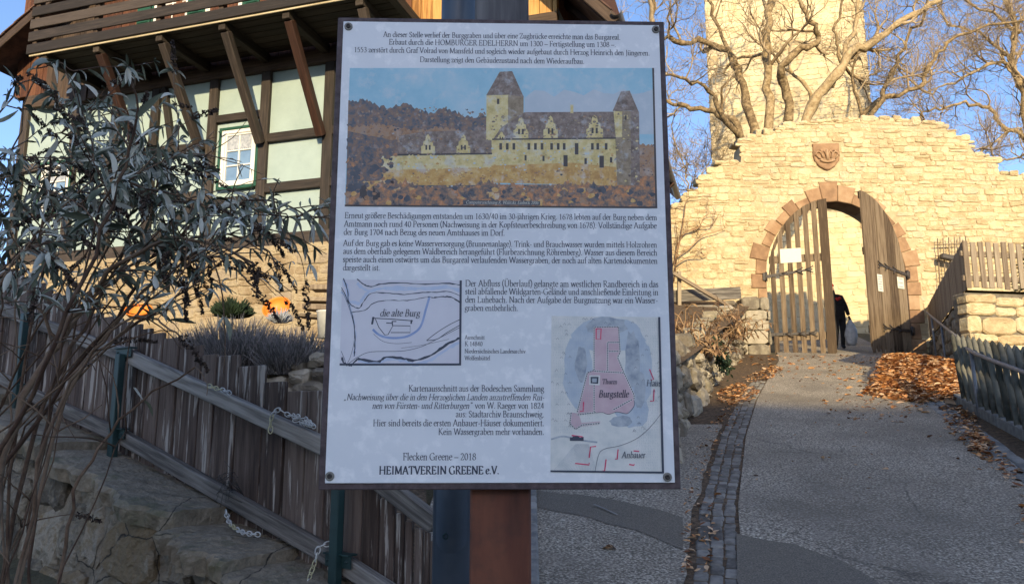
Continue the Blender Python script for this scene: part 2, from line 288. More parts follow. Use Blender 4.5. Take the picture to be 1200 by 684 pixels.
G = {
 'a': (.40, [S((.06, .32), (.10, .40), (.19, .42), (.28, .37), (.29, .28)), L((.29, .30), (.29, .07), (.34, .01), (.39, .03)), S((.29, .25), (.15, .20), (.06, .12), (.09, .02), (.18, .0), (.29, .08))]),
 'b': (.46, [V(.10, A), hd(.10, A), bowlR(.10)]),
 'c': (.39, [S((.35, .34), (.25, .42), (.12, .37), (.05, .21), (.12, .05), (.23, 0), (.36, .08))]),
 'd': (.47, [V(.37, A), hd(.37, A), bowlL(.37), L((.37, .02), (.45, .01))]),
 'e': (.39, [L((.06, .25), (.35, .26)), S((.35, .26), (.31, .38), (.20, .42), (.10, .36), (.05, .20), (.12, .05), (.23, 0), (.36, .08))]),
 'f': (.29, [S((.33, .62), (.27, .69), (.18, .66), (.14, .55)), V(.14, .56), F(.14, 0), L((.03, .40), (.27, .40))]),
 'g': (.42, [E(.19, .28, .13, .13, 0, 360), L((.28, .38), (.40, .41)), S((.10, .18), (.07, .10), (.2, .05), (.36, .01), (.34, -.13), (.18, -.2), (.04, -.14), (.09, -.01))]),
 'h': (.48, [V(.10, A), hd(.10, A), F(.10, 0), S((.10, .31), (.22, .41), (.34, .37), (.36, .25)), V(.36, .26), F(.36, 0)]),
 'i': (.24, [V(.12, X), hd(.12, X), F(.12, 0), dot(.11, .59)]),
 'j': (.22, [S((.12, X), (.12, .0), (.10, -.15), (.0, -.19)), hd(.12, X), dot(.11, .59)]),
 'k': (.46, [V(.10, A), hd(.10, A), F(.10, 0), L((.10, .17), (.34, .41)), F(.34, .41, .06), L((.18, .25), (.38, .0)), F(.39, 0, .07)]),
 'l': (.23, [V(.11, A), hd(.11, A), F(.11, 0)]),
 'm': (.72, [V(.10, X), hd(.10, X), F(.10, 0), S((.10, .31), (.21, .41), (.32, .37), (.35, .25)), V(.35, .26), F(.35, 0), S((.35, .31), (.46, .41), (.57, .37), (.60, .25)), V(.60, .26), F(.60, 0)]),
 'n': (.48, [V(.10, X), hd(.10, X), F(.10, 0), S((.10, .31), (.22, .41), (.34, .37), (.36, .25)), V(.36, .26), F(.36, 0)]),
 'o': (.44, [E(.22, .21, .165, .205, 0, 360)]),
 'p': (.46, [V(.10, X, D), hd(.10, X), F(.10, D), bowlR(.10)]),
 'q': (.46, [V(.37, X, D), F(.37, D), bowlL(.37)]),
 'r': (.33, [V(.10, X), hd(.10, X), F(.10, 0), S((.10, .30), (.19, .40), (.29, .39))]),
 's': (.32, [S((.26, .34), (.16, .42), (.07, .35), (.11, .25), (.22, .18), (.26, .09), (.17, .0), (.05, .07))]),
 't': (.29, [S((.13, .54), (.13, .08), (.18, .0), (.28, .05)), L((.03, .40), (.26, .40))]),
 'u': (.48, [V(.10, X, .12), hd(.10, X), S((.10, .14), (.13, .03), (.23, .0), (.36, .09)), V(.36, X), hd(.36, X), L((.36, .02), (.44, .01))]),
 'v': (.43, [L((.06, X), (.21, .0), (.37, X)), F(.07, X, .07), F(.36, X, .06)]),
 'w': (.64, [L((.06, X), (.19, .0), (.33, X), (.46, .0), (.59, X)), F(.07, X, .07), F(.58, X, .06)]),
 'x': (.42, [L((.06, X), (.36, 0)), L((.34, X), (.06, 0)), F(.08, X, .07), F(.35, 0, .07)]),
 'y': (.42, [L((.06, X), (.21, .02)), S((.37, X), (.21, .02), (.12, -.18), (.03, -.18)), F(.07, X, .07), F(.36, X, .06)]),
 'z': (.38, [L((.06, .34), (.06, .40), (.33, .40), (.06, .01), (.34, .01), (.34, .09))]),
 'ß': (.46, [S((.11, 0), (.11, .5), (.16, .66), (.26, .69), (.35, .58), (.30, .46), (.23, .40), (.34, .28), (.38, .12), (.30, .01), (.20, .02)), F(.10, 0)]),
 'A': (.64, [L((.07, 0), (.31, C + .02), (.56, 0)), L((.16, .22), (.46, .22)), F(.07, 0), F(.57, 0)]),
 'B': (.56, [V(.13, C), L((.05, C), (.13, C)), L((.05, 0), (.13, 0)), S((.13, C), (.32, C), (.41, .5), (.30, .35), (.13, .35)), S((.13, .35), (.36, .35), (.48, .18), (.36, .0), (.13, 0))]),
 'C': (.64, [S((.55, .52), (.44, .65), (.25, .62), (.09, .45), (.09, .2), (.24, .02), (.43, .0), (.57, .12)), L((.55, .60), (.55, .50))]),
 'D': (.70, [V(.13, C), L((.05, C), (.13, C)), L((.05, 0), (.13, 0)), S((.13, C), (.38, C), (.60, .5), (.62, .30), (.50, .06), (.30, 0), (.13, 0))]),
 'E': (.55, [V(.13, C), F(.10, 0), F(.10, C), L((.13, C), (.45, C), (.46, .54)), L((.13, .34), (.38, .34), (.38, .26)), L((.13, .0), (.46, 0), (.50, .13))]),
 'F': (.50, [V(.13, C), F(.13, 0), F(.10, C), L((.13, C), (.44, C), (.45, .54)), L((.13, .34), (.37, .34), (.37, .26))]),
 'G': (.68, [S((.56, .52), (.44, .65), (.25, .62), (.09, .45), (.09, .2), (.24, .02), (.45, .0), (.57, .08)), V(.57, .28), F(.56, .28)]),
 'H': (.74, [V(.13, C), V(.60, C), L((.13, .34), (.60, .34)), F(.13, 0), F(.13, C), F(.60, 0), F(.60, C)]),
 'I': (.34, [V(.17, C), F(.17, 0), F(.17, C)]),
 'J': (.34, [S((.19, C), (.19, .05), (.14, -.10), (.03, -.15)), F(.19, C)]),
 'K': (.64, [V(.13, C), F(.13, 0), F(.13, C), L((.13, .30), (.47, C)), F(.48, C), L((.22, .38), (.56, 0)), F(.57, 0)]),
 'L': (.54, [V(.13, C), F(.12, C), F(.10, 0), L((.13, 0), (.45, 0), (.49, .15))]),
 'M': (.82, [L((.12, 0), (.14, C), (.40, .02), (.67, C), (.69, 0)), F(.12, 0), F(.69, 0), F(.12, C, .07), F(.69, C, .07)]),
 'N': (.72, [L((.13, 0), (.13, C), (.59, .0), (.59, C)), F(.13, 0), F(.59, C), F(.10, C, .06)]),
 'O': (.72, [E(.36, .325, .28, .325, 0, 360)]),
 'P': (.54, [V(.13, C), F(.13, 0), L((.05, C), (.13, C)), S((.13, C), (.34, C), (.46, .48), (.34, .30), (.13, .30))]),
 'R': (.60, [V(.13, C), F(.13, 0), L((.05, C), (.13, C)), S((.13, C), (.34, C), (.43, .49), (.32, .33), (.13, .33)), L((.26, .33), (.52, 0), (.60, .0))]),
 'S': (.46, [S((.38, .53), (.27, .66), (.12, .60), (.10, .45), (.24, .34), (.38, .22), (.36, .05), (.21, -.01), (.07, .12))]),
 'T': (.62, [V(.31, C), F(.31, 0), L((.04, .52), (.06, C), (.56, C), (.58, .52))]),
 'U': (.68, [S((.13, C), (.13, .2), (.20, .03), (.36, .0), (.50, .07), (.55, .22), (.55, C)), F(.13, C), F(.55, C)]),
 'V': (.62, [L((.07, C), (.31, -.01), (.55, C)), F(.08, C), F(.54, C)]),
 'W': (.90, [L((.06, C), (.26, .0), (.46, C), (.66, .0), (.85, C)), F(.08, C), F(.84, C)]),
 'Z': (.56, [L((.08, .52), (.08, C), (.48, C), (.07, .01), (.49, .01), (.51, .14))]),
 '0': (.46, [E(.23, .31, .17, .31, 0, 360)]), '1': (.46, [V(.24, .62), L((.12, .52), (.24, .62)), F(.24, 0, .1)]),
 '2': (.46, [S((.08, .48), (.14, .60), (.28, .60), (.35, .47), (.26, .25), (.06, .01)), L((.06, .01), (.38, .01), (.40, .1))]),
 '3': (.46, [S((.09, .53), (.2, .62), (.34, .54), (.30, .38), (.18, .33)), S((.18, .33), (.34, .30), (.38, .14), (.27, .0), (.07, .04))]),
 '4': (.46, [L((.30, 0), (.30, .62), (.05, .17), (.41, .17))]), '5': (.46, [L((.36, .60), (.14, .60), (.11, .35)), S((.11, .35), (.28, .37), (.37, .2), (.28, .01), (.07, .03))]),
 '6': (.46, [S((.36, .60), (.2, .52), (.08, .30), (.08, .12), (.2, .0), (.35, .06), (.38, .22), (.27, .35), (.1, .27))]),
 '7': (.46, [L((.07, .52), (.07, .60), (.40, .60), (.18, .0))]), '8': (.46, [E(.23, .47, .13, .14, 0, 360), E(.23, .16, .17, .16, 0, 360)]),
 '9': (.46, [S((.10, .01), (.26, .09), (.38, .32), (.37, .5), (.25, .62), (.11, .56), (.08, .40), (.19, .27), (.36, .35))]),
 '.': (.21, [dot(.10, .03)]), ',': (.21, [L((.09, .03), (.12, .02), (.07, -.11))]), ':': (.22, [dot(.10, .03), dot(.10, .36)]),
 '-': (.28, [L((.05, .21), (.23, .21)), L((.05, .225), (.23, .225))]), '–': (.48, [L((.0, .21), (.48, .21)), L((.0, .225), (.48, .225))]),
 '(': (.28, [S((.23, .72), (.10, .50), (.08, .20), (.23, -.14))]), ')': (.28, [S((.05, .72), (.18, .50), (.20, .20), (.05, -.14))]),
 '/': (.34, [L((.02, -.08), (.32, .70))]), '„': (.34, [L((.09, .06), (.05, -.10)), L((.22, .06), (.18, -.10))]), '“': (.34, [L((.13, .52), (.10, .68)), L((.26, .52), (.23, .68))]),
 ' ': (.22, []),
}
for u, b in (('ä', 'a'), ('ö', 'o'), ('ü', 'u'), ('Ü', 'U')):
    a, st = G[b]; y = .59 if b.islower() else .80; m = a / 2
    G[u] = (a, st + [dot(m - .10, y), dot(m + .09, y)])
def ribbon(mb, pts, to3, nib=.105, thin=.034, ang=R(18), z=[0]):
    n = len(pts)
    if n < 2: return
    for i in range(1, n - 1):       # sharp corners end one pen stroke and begin the next
        a = math.atan2(pts[i][1] - pts[i - 1][1], pts[i][0] - pts[i - 1][0]); b = math.atan2(pts[i + 1][1] - pts[i][1], pts[i + 1][0] - pts[i][0])
        if abs((b - a + math.pi) % (2 * math.pi) - math.pi) > 1.0:
            ribbon(mb, pts[:i + 1], to3, nib, thin, ang); ribbon(mb, pts[i:], to3, nib, thin, ang); return
    P = []
    closed = math.dist(pts[0], pts[-1]) < 1e-6
    for i in range(n):
        a = pts[i - 1] if i else (pts[-2] if closed else pts[0]); b = pts[i + 1] if i < n - 1 else (pts[1] if closed else pts[-1])
        dx, dy = b[0] - a[0], b[1] - a[1]; l = math.hypot(dx, dy) or 1
        dx /= l; dy /= l
        th = math.atan2(dy, dx) - ang
        h = .5 * math.hypot(nib * math.sin(th), thin)
        P.append(((pts[i][0] - dy * h, pts[i][1] + dx * h), (pts[i][0] + dy * h, pts[i][1] - dx * h)))
    z[0] = (z[0] + 1) % 9; off = z[0] * 8e-6
    ids = [(mb.vert(to3(a[0], a[1], off)), mb.vert(to3(b[0], b[1], off))) for a, b in P]
    for i in range(n - 1): mb.face([ids[i][1], ids[i + 1][1], ids[i + 1][0], ids[i][0]])
def text_width(t): return sum(G[c][0] for c in t)
def set_text(mb, t, u0, u1, v, size, place, italic=False, bold=False):
    W = text_width(t); k = (u1 - u0) / W; x = 0
    for c in t:
        adv, st = G[c]
        for s_ in st:
            ribbon(mb, s_, lambda a, b, o, x=x: place(u0 + (x + a + (.22 * b if italic else 0)) * k, v + b * size, o),
                   nib=.15 if bold else .092, thin=.05 if bold else .034)
        x += adv

# ------------------------------------------------------------------ the information board
YB = 1.36
YAW = R(1.4)
bU = V3((math.cos(YAW), math.sin(YAW), 0)); bW = V3((0, 0, 1)); bN = V3((math.sin(YAW), -math.cos(YAW), 0))   # towards the viewer
bO = at(587, 300, YB)
def buv(px, py):
    p = onpl(px, py, bO, bN) - bO; return p.dot(bU), p.z
def bp(u, v, n=0.): return bO + bU * u + bW * v + bN * n
def bq(px, py, n=0.): return bp(*buv(px, py), n)
board = thing('info_board', 'large pale information board with castle picture and maps on a red brown wooden post', 'information board', bO + V3((0, .1, -1.5)))
(bl, bt_), (br, bb) = buv(400, 24), buv(787, 572)
bl = (buv(397, 20)[0] + buv(371, 573)[0]) / 2; br = (buv(779, 25)[0] + buv(798, 573)[0]) / 2
bt_ = buv(588, 22)[1]; bb = buv(588, 573.5)[1]
mb = MB(); T = .016
mb.box(bp((bl + br) / 2, (bt_ + bb) / 2, -.0085 - .003), bU * (br - bl) / 2, bN * .0085, bW * (bt_ - bb) / 2, .0015)
mb.build('backing_board', MT['backing'], board)
pl = (buv(403, 28)[0] + buv(380, 565)[0]) / 2; pr = (buv(773, 28)[0] + buv(790, 565)[0]) / 2
pt = buv(588, 27.5)[1]; pb = buv(588, 565.5)[1]
MT['panel'] = mat('white laminated panel', [(.64, .67, .70), (.74, .755, .77)], 5, .34, .04, 200, .0005, second=((.84, .845, .85), 30, .52, .12, .8), spec=.4)
mb = MB(); mb.box(bp((pl + pr) / 2, (pt + pb) / 2, -.0015), bU * (pr - pl) / 2, bN * .0015, bW * (pt - pb) / 2, .0006)
mb.build('panel', MT['panel'], board)
# round washers with bolt heads
for (px, py) in ((408.5, 31.5), (768.5, 35), (386.5, 557.5), (782, 558.5)):
    mb = MB(); c = bq(px, py, .0); r_ = .0078
    mb.lathe(c, bN, [(r_, .0), (r_, .0018), (r_ * .86, .0030), (r_ * .62, .0024), (r_ * .55, .0022)], 20)
    o = mb.build('washer', MT['washer'], board)
    mb = MB(); mb.lathe(c, bN, [(r_ * .55, .0015), (r_ * .5, .0045), (r_ * .28, .0052), (r_ * .26, .0036), (.0001, .0036)], 16); mb.build('bolt', MT['iron'], o)

# --- lettering
INK = MT['ink']
def para(name, lines, n=.0004, m=None, parent=board):
    mb = MB()
    for ln in lines:
        t, x0, x1, y = ln[:4]; size = ln[4] if len(ln) > 4 else 12.2; st = ln[5] if len(ln) > 5 else ''
        u0, v = buv(x0, y); u1, _ = buv(x1, y); vm = buv((x0 + x1) / 2, y)[1]
        sc_ = (u1 - u0) / text_width(t) * 1.22
        set_text(mb, t, u0, u1, vm, sc_, lambda a, b, o: bp(a, b, n + o), 'i' in st, 'b' in st)
    return mb.build(name, m or INK, parent)
para('heading_text', [
 ('An dieser Stelle verlief der Burggraben und über eine Zugbrücke erreichte man das Burgareal.', 449, 727, 45.2),
 ('Erbaut durch die HOMBURGER EDELHERRN um 1300 – Fertigstellung um 1308 –.', 455.6, 721.7, 54),
 ('1553 zerstört durch Graf Volrad von Mansfeld und sogleich wieder aufgebaut durch Herzog Heinrich den Jüngeren.', 414.6, 761.4, 63.4),
 ('Darstellung zeigt den Gebäudezustand nach dem Wiederaufbau.', 491.8, 684.8, 74)])
para('body_text', [
 ('Erneut größere Beschädigungen entstanden um 1630/40 im 30-jährigen Krieg. 1678 lebten auf der Burg neben dem', 403.7, 770, 256.8),
 ('Amtmann noch rund 40 Personen (Nachweisung in der Kopfsteuerbeschreibung von 1678). Vollständige Aufgabe', 403, 769.6, 266.6),
 ('der Burg 1704 nach Bezug des neuen Amtshauses im Dorf.', 402.6, 591.6, 275.6),
 ('Auf der Burg gab es keine Wasserversorgung (Brunnenanlage). Trink- und Brauchwasser wurden mittels Holzrohren', 402, 770, 289),
 ('aus dem oberhalb gelegenen Waldbereich herangeführt (Flurbezeichnung Röhrenberg). Wasser aus diesem Bereich', 402, 770.3, 298.4),
 ('speiste auch einen ostwärts um das Burgareal verlaufenden Wassergraben, der noch auf alten Kartendokumenten', 401.6, 770.6, 308),
 ('dargestellt ist.', 401.6, 445.3, 316.8),
 ('Der Abfluss (Überlauf) gelangte am westlichen Randbereich in das', 545, 771.6, 336, 12.6),
 ('steil abfallende Wildgarten-Gelände und anschließende Einleitung in', 545, 771.6, 345.2, 12.6),
 ('den Luhebach. Nach der Aufgabe der Burgnutzung war ein Wasser-', 545, 771, 354.8, 12.6),
 ('graben entbehrlich.', 544.6, 607.3, 364, 12.6)])
para('caption_text', [
 ('Ausschnitt', 544.5, 568, 397.4, 8.6), ('K 14840', 544.5, 565.5, 405.2, 8.6), ('Niedersächsisches Landesarchiv', 544.3, 616, 413.6, 8.6), ('Wolfenbüttel', 544.3, 574.5, 421.6, 8.6),
 ('Kartenausschnitt aus der Bodeschen Sammlung', 478.6, 637.7, 458.4, 12.8),
 ('„Nachweisung über die in den Herzoglichen Landen anzutreffenden Rui-', 403, 637.7, 468.4, 12.8, 'i'),
 ('nen von Fürsten- und Ritterburgen“', 436, 553, 478.4, 12.8, 'i'), ('von W. Raeger von 1824', 556.5, 637.7, 478.4, 12.8),
 ('aus: Stadtarchiv Braunschweig.', 534, 637.7, 488.4, 12.8),
 ('Hier sind bereits die ersten Anbauer-Häuser dokumentiert.', 437, 637.7, 498.8, 12.8),
 ('Kein Wassergraben mehr vorhanden.', 513.5, 637.7, 509, 12.8),
 ('Flecken Greene – 2018', 472, 558, 538.6, 13)])
para('title_text', [('HEIMATVEREIN GREENE e.V.', 444, 585, 555, 12.6, 'b')])

# --- the printed castle picture (flat print layers)
def layer_poly(mb, pts, n, m=0, r=.5): mb.poly([bq(x, y, n) for x, y in pts], m, r)
def k1(x, y): return 390 + x / 2.849, 10 + y / 2.849
mottle = ((.62, .65, .67), 42, .52, .13, .48)
def pm(name, cols, scale, sec=mottle, tint=0.): return mat('print ' + name, cols, scale, .42, .05, 300, .0004, second=sec, detail=8, noise_rough=.7, tint=tint)
PM = [pm('sky', [(.24, .48, .60), (.33, .56, .66), (.48, .62, .68)], 9), pm('far wood', [(.045, .055, .075), (.11, .125, .15), (.26, .16, .11), (.20, .23, .27)], 85, ((.5, .42, .38), 46, .58, .1, .5)),
      pm('brown slope', [(.20, .10, .055), (.40, .24, .14), (.32, .27, .24)], 70, ((.5, .46, .42), 40, .56, .12, .5)), pm('roof', [(.10, .075, .065), (.23, .175, .145), (.36, .29, .25)], 90),
      pm('lit wall', [(.46, .34, .12), (.68, .55, .25), (.76, .66, .40)], 70), pm('shaded wall', [(.17, .13, .085), (.30, .23, .15), (.42, .34, .25)], 70),
      pm('orange base', [(.38, .18, .06), (.60, .36, .12), (.70, .50, .22)], 60), pm('autumn wood', [(.03, .038, .05), (.11, .11, .12), (.30, .19, .13), (.58, .25, .10), (.52, .40, .32)], 75, ((.50, .40, .36), 48, .60, .08, .55)),
      pm('dark openings', [(.05, .045, .05), (.09, .08, .08)], 30, None), pm('grey base', [(.06, .07, .09), (.12, .13, .15)], 30, ((.3, .2, .15), 60, .6, .1, .5)), pm('pale cloud', [(.44, .52, .57), (.54, .59, .63)], 12)]
mb = MB(); n0 = .0003
layer_poly(mb, [(410, 80), (765, 80), (769, 243), (404, 241)], n0, 0)
cl = [k1(45, 300 + 14 * math.sin(i * .9)) if 0 else k1(640 + i * 33, 300 - 30 * abs(math.sin(i * 1.1))) for i in range(14)]
layer_poly(mb, cl + [k1(1072, 420), k1(640, 420)], n0 + .00002, 10)
def ragged(x0, x1, f, amp, step=5):
    out = []; x = x0
    while x < x1: out.append((x, f(x) + rng.uniform(-amp, amp))); x += step * rng.uniform(.6, 1.5)
    return out + [(x1, f(x1))]
layer_poly(mb, [k1(44, 588), k1(1076, 588), k1(1077, 660), k1(42, 655)], n0 + .00003, 7)
layer_poly(mb, [k1(930, 560), k1(1076, 560), k1(1077, 600), k1(930, 600)], n0 + .000085, 7)
top = ragged(52, 520, lambda x: 308 + (x - 52) * .115 + 8 * math.sin(x * .045), 7)
layer_poly(mb, [k1(*p) for p in top] + [k1(520, 600), k1(45, 600)], n0 + .00004, 1)
layer_poly(mb, [k1(*p) for p in ragged(50, 520, lambda x: 388 + (x - 50) * .05 + 6 * math.sin(x * .03), 5)] + [k1(520, 450), k1(360, 470), k1(200, 440), k1(50, 410)], n0 + .00006, 2)
layer_poly(mb, [k1(*p) for p in ragged(1018, 1074, lambda x: 456, 6)] + [k1(1077, 600), k1(1020, 600)], n0 + .00004, 2)
def pp(pts, m, d): layer_poly(mb, [k1(*p) for p in pts], n0 + d * 1e-5, m)
pp([(215, 492), (222, 425), (300, 412), (420, 408), (535, 408), (532, 492)], 3, 9)
pp([(165, 493), (532, 488), (532, 582), (158, 582)], 4, 10); pp([(160, 540), (532, 530), (532, 590), (156, 590)], 6, 11)
pp([(513, 288), (588, 288), (588, 440), (512, 440)], 4, 10); pp([(588, 288), (637, 292), (637, 440), (588, 440)], 5, 10)
pp([(512, 291), (557, 212), (599, 210), (638, 297), (590, 289)], 3, 12)
pp([(532, 442), (562, 398), (640, 347), (962, 345), (945, 437)], 3, 12)
pp([(530, 440), (945, 435), (948, 560), (530, 560)], 4, 13); pp([(529, 525), (800, 515), (946, 530), (948, 592), (528, 582)], 6, 14)
pp([(937, 342), (994, 343), (996, 590), (950, 590)], 5, 13); pp([(994, 343), (1022, 346), (1026, 592), (996, 592)], 3, 13)
pp([(934, 343), (962, 278), (991, 275), (1022, 347), (994, 342)], 3, 14); pp([(937, 343), (966, 345), (966, 430), (945, 430)], 4, 14)
pp([(793, 350), (803, 350), (803, 322), (793, 322)], 4, 13)
def gable(x, b, wd, h, d):
    s = [(-1, 0), (-1, .42), (-.72, .46), (-.66, .66), (-.40, .70), (-.30, .90), (0, 1), (.30, .90), (.40, .70), (.66, .66), (.72, .46), (1, .42), (1, 0)]
    pp([(x + a * wd, b - c * h) for a, c in s], 4, d)
for x, b, wd, h in ((563, 446, 16, 34), (628, 440, 25, 78), (727, 440, 24, 82), (874, 438, 28, 82), (318, 490, 23, 70), (436, 490, 23, 70)):
    gable(x, b, wd, h, 15)
    for dx in (-.38, .12): pp([(x + dx * wd, b - h * .25), (x + (dx + .26) * wd, b - h * .25), (x + (dx + .26) * wd, b - h * .48), (x + dx * wd, b - h * .48)], 8, 17)
for x in list(range(556, 620, 22)) + [650, 672, 694, 726, 748, 768, 862, 880, 908]: pp([(x, 472), (x + 9, 472), (x + 9, 450), (x, 450)], 8, 17)
for x, y, a, c in ((770, 528, 14, 38), (890, 532, 15, 40), (808, 488, 12, 38), (840, 520, 8, 20), (925, 515, 8, 18), (640, 508, 7, 18), (700, 510, 7, 18), (548, 320, 8, 18), (975, 372, 6, 14)):
    pp([(x, y), (x + a, y), (x + a, y - c), (x, y - c)], 8, 17)
pp([(532, 440), (945, 436), (945, 431), (532, 435)], 8, 16); pp([(215, 492), (532, 487), (532, 482), (216, 486)], 8, 16); pp([(585, 290), (590, 290), (590, 420), (585, 420)], 5, 16)
pp([(64, 592), (70, 580), (160, 575), (160, 630), (60, 640)], 6, 18)
for x in (90, 134): pp([(x, 640)] + [(x + 12 - 12 * math.cos(t * math.pi / 6), 600 - 14 * math.sin(t * math.pi / 6)) for t in range(7)] + [(x + 24, 640)], 8, 20)
layer_poly(mb, [k1(*p) for p in ragged(44, 1077, lambda x: 596 + 14 * math.sin(x * .021) + 9 * math.sin(x * .071) - (25 if x > 990 else 0), 11, 6)] + [k1(1078, 664), k1(42, 658)], n0 + .00019, 7)
def zone(x, y):
    if y > 585: return [7, 7, 9, 6, 2, 6, 10, 1]
    if x < 165: return [1, 1, 9, 7, 2]
    if x > 1026: return [2, 7, 1] if y > 456 else None
    if 940 < x < 1022 and y > 345: return [5, 5, 3, 4]
    if 150 < x < 530 and 412 < y < 488: return [3, 3, 5, 2]
    if 530 < x < 940 and 350 < y < 436: return [3, 3, 5, 2]
    if 160 < x < 945 and y > 540: return [6, 6, 2, 4, 7]
    if 160 < x < 945 and y > 440: return [4, 4, 6, 10]
    if x < 510 and 330 < y < 410: return [1, 1, 9, 2, 5]
    return None
for i in range(1700):
    x, y = rng.uniform(50, 1070), rng.uniform(330, 655); q_ = zone(x, y)
    if q_:
        s_ = rng.uniform(1.5, 5.5); m_ = rng.choice(q_); pp([(x + s_ * rng.uniform(.5, 1.4) * math.cos(a * 1.26), y + s_ * rng.uniform(.4, 1.) * math.sin(a * 1.26)) for a in range(5)], m_, 16.2 + (i % 60) * .01)
for i in range(420):        # fine pen strokes on roofs and walls
    x, y = rng.uniform(165, 1020), rng.uniform(300, 585); q_ = zone(x, y)
    if q_ and q_[0] in (3, 4, 5, 6): h_ = rng.uniform(3, 9); w_ = rng.uniform(.5, 1.1); t_ = rng.uniform(-2, 2); v_ = rng.random() < .5; pp([(x, y), (x + (w_ if v_ else h_), y + (0 if v_ else t_ * .3)), (x + (w_ + t_ if v_ else h_), y + (h_ if v_ else w_)), (x + (t_ if v_ else 0), y + (h_ if v_ else w_))], rng.choice([3, 5, 8, 10]), 16.9 + (i % 30) * .003)
for i in range(150):
    x = rng.uniform(50, 1070); y = rng.uniform(600, 652); s_ = rng.uniform(6, 17); m_ = rng.choice([7, 7, 9, 6, 2, 1])
    pp([(x + s_ * rng.uniform(.5, 1.1) * math.cos(a * .9), y + s_ * rng.uniform(.4, .8) * math.sin(a * .9)) for a in range(7)], m_, 21 + (i % 40) * .1)
for i in range(90):
    x = rng.uniform(52, 210); y = rng.uniform(440, 600); s_ = rng.uniform(8, 20)
    pp([(x + s_ * rng.uniform(.5, 1.1) * math.cos(a * .9), y + s_ * rng.uniform(.4, .9) * math.sin(a * .9)) for a in range(7)], rng.choice([1, 1, 9, 7]), 21 + (i % 40) * .1)
layer_poly(mb, [k1(435, 640), k1(692, 643), k1(692, 657), k1(435, 655)], n0 + .00027, 9)
layer_poly(mb, [(764.2, 80), (766.4, 80), (770.2, 244), (768, 243)], n0 + .00028, 8); layer_poly(mb, [(404, 240), (770, 242.2), (770, 244.2), (404, 242)], n0 + .00029, 8)
pic = mb.build('castle_picture', PM, board)
para('credit_text', [('Computerzeichnung R. Walitzki, Einbeck 2006', 546, 631, 239.2, 5.2, 'i')], .0007, MT['paper'], pic)

# --- the two old maps
MM = [mat('print paper', [(.60, .59, .64), (.68, .67, .71)], 14, .42, 0), INK, mat('print blue wash', [(.20, .29, .52), (.34, .42, .62)], 40, .42, 0), mat('print pale blue', [(.42, .50, .66), (.55, .60, .70)], 40, .42, 0),
      mat('print map paper', [(.56, .58, .56), (.66, .66, .62), (.72, .71, .67)], 40, .42, 0), mat('print map shade', [(.24, .28, .34), (.38, .42, .46), (.50, .53, .55)], 60, .42, 0),
      mat('print rose', [(.52, .36, .40), (.60, .46, .48)], 40, .42, 0), mat('print red', [(.62, .045, .13), (.70, .09, .18)], 40, .42, 0), mat('print blue mid', [(.40, .47, .55), (.52, .57, .60)], 50, .42, 0)]
def k4(x, y): return 400 + x / 5.7, 320 + y / 5.7
def line(mb, pts, wd, n, m=1, kf=k4, smooth=True, wob=0.):
    if smooth: pts = cat(pts, 5)
    q = [buv(*kf(x + rng.uniform(-wob, wob), y + rng.uniform(-wob, wob))) for x, y in pts]; n_ = len(q); ids = []
    for i in range(n_):
        a, b = q[max(i - 1, 0)], q[min(i + 1, n_ - 1)]; dx, dy = b[0] - a[0], b[1] - a[1]; l = math.hypot(dx, dy) or 1; h = wd / 2 * (1 + (rng.uniform(-.5, .5) if wob else 0))
        ids.append((mb.vert(bp(q[i][0] - dy / l * h, q[i][1] + dx / l * h, n)), mb.vert(bp(q[i][0] + dy / l * h, q[i][1] - dx / l * h, n))))
    for i in range(n_ - 1): mb.face([ids[i][1], ids[i + 1][1], ids[i + 1][0], ids[i][0]], m)
mb = MB(); zc = [.0003]
def zz(): zc[0] += .000012; return zc[0]
layer_poly(mb, [(401, 327.5), (540.5, 328.5), (539.5, 427), (398, 427)], zz(), 0)
mmw = .0022
line(mb, [(210, 375), (250, 410), (310, 430), (400, 430), (470, 408), (530, 355), (565, 240), (590, 155)], .0040, zz(), 2)
line(mb, [(215, 405), (280, 455), (370, 470), (470, 462)], .0007, zz(), 1)
for off, c in ((30, 3), (0, 1)):
    line(mb, [(15, 35 + off * .3), (40, 110), (50, 190), (80, 222 - off), (122, 232 - off), (150, 190 - off), (200, 135 - off * .6), (300, 132 - off), (420, 142 - off), (540, 130 - off), (640, 128 - off), (715, 122 - off), (795, 152 - off)], .0016 if c == 1 else .0050, zz(), c, wob=1.5)
    line(mb, [(105, 38 + off), (150, 75 + off), (200, 90 + off), (270, 72 + off), (400, 66 + off), (560, 74 + off), (700, 68 + off), (795, 80 + off)], .0018 if c == 1 else .0046, zz(), c, wob=1.5)
    line(mb, [(795, 430 + off), (700, 480 + off), (600, 545 + off), (490, 580 + off), (420, 570 + off * .4), (300, 560 + off * .5), (240, 590 + off * .2), (110, 572 + off * .4)], .0036 if c == 1 else .0050, zz(), c, wob=3)
    line(mb, [(0, 95 + off), (35, 165), (75, 290), (92, 400), (90, 500), (85, 555)], .0018 if c == 1 else .0036, zz(), c, wob=2)
line(mb, [(65, 262), (160, 245), (215, 200), (300, 182), (440, 182), (560, 162), (600, 158)], .0013, zz(), wob=1.5); line(mb, [(600, 164), (680, 158), (740, 162), (795, 200)], .0019, zz(), wob=2)
line(mb, [(0, 110), (40, 200), (80, 330), (86, 450), (60, 560), (40, 600)], .0007, zz()); line(mb, [(0, 520), (20, 570), (40, 605), (110, 560), (200, 525), (400, 520), (520, 495), (600, 460), (795, 360)], .0009, zz()); line(mb, [(570, 448), (640, 395), (720, 345), (795, 308)], .0012, zz()); line(mb, [(570, 450), (640, 440), (700, 400), (795, 345)], .0013, zz()); line(mb, [(400, 500), (540, 480), (720, 440)], .0006, zz())
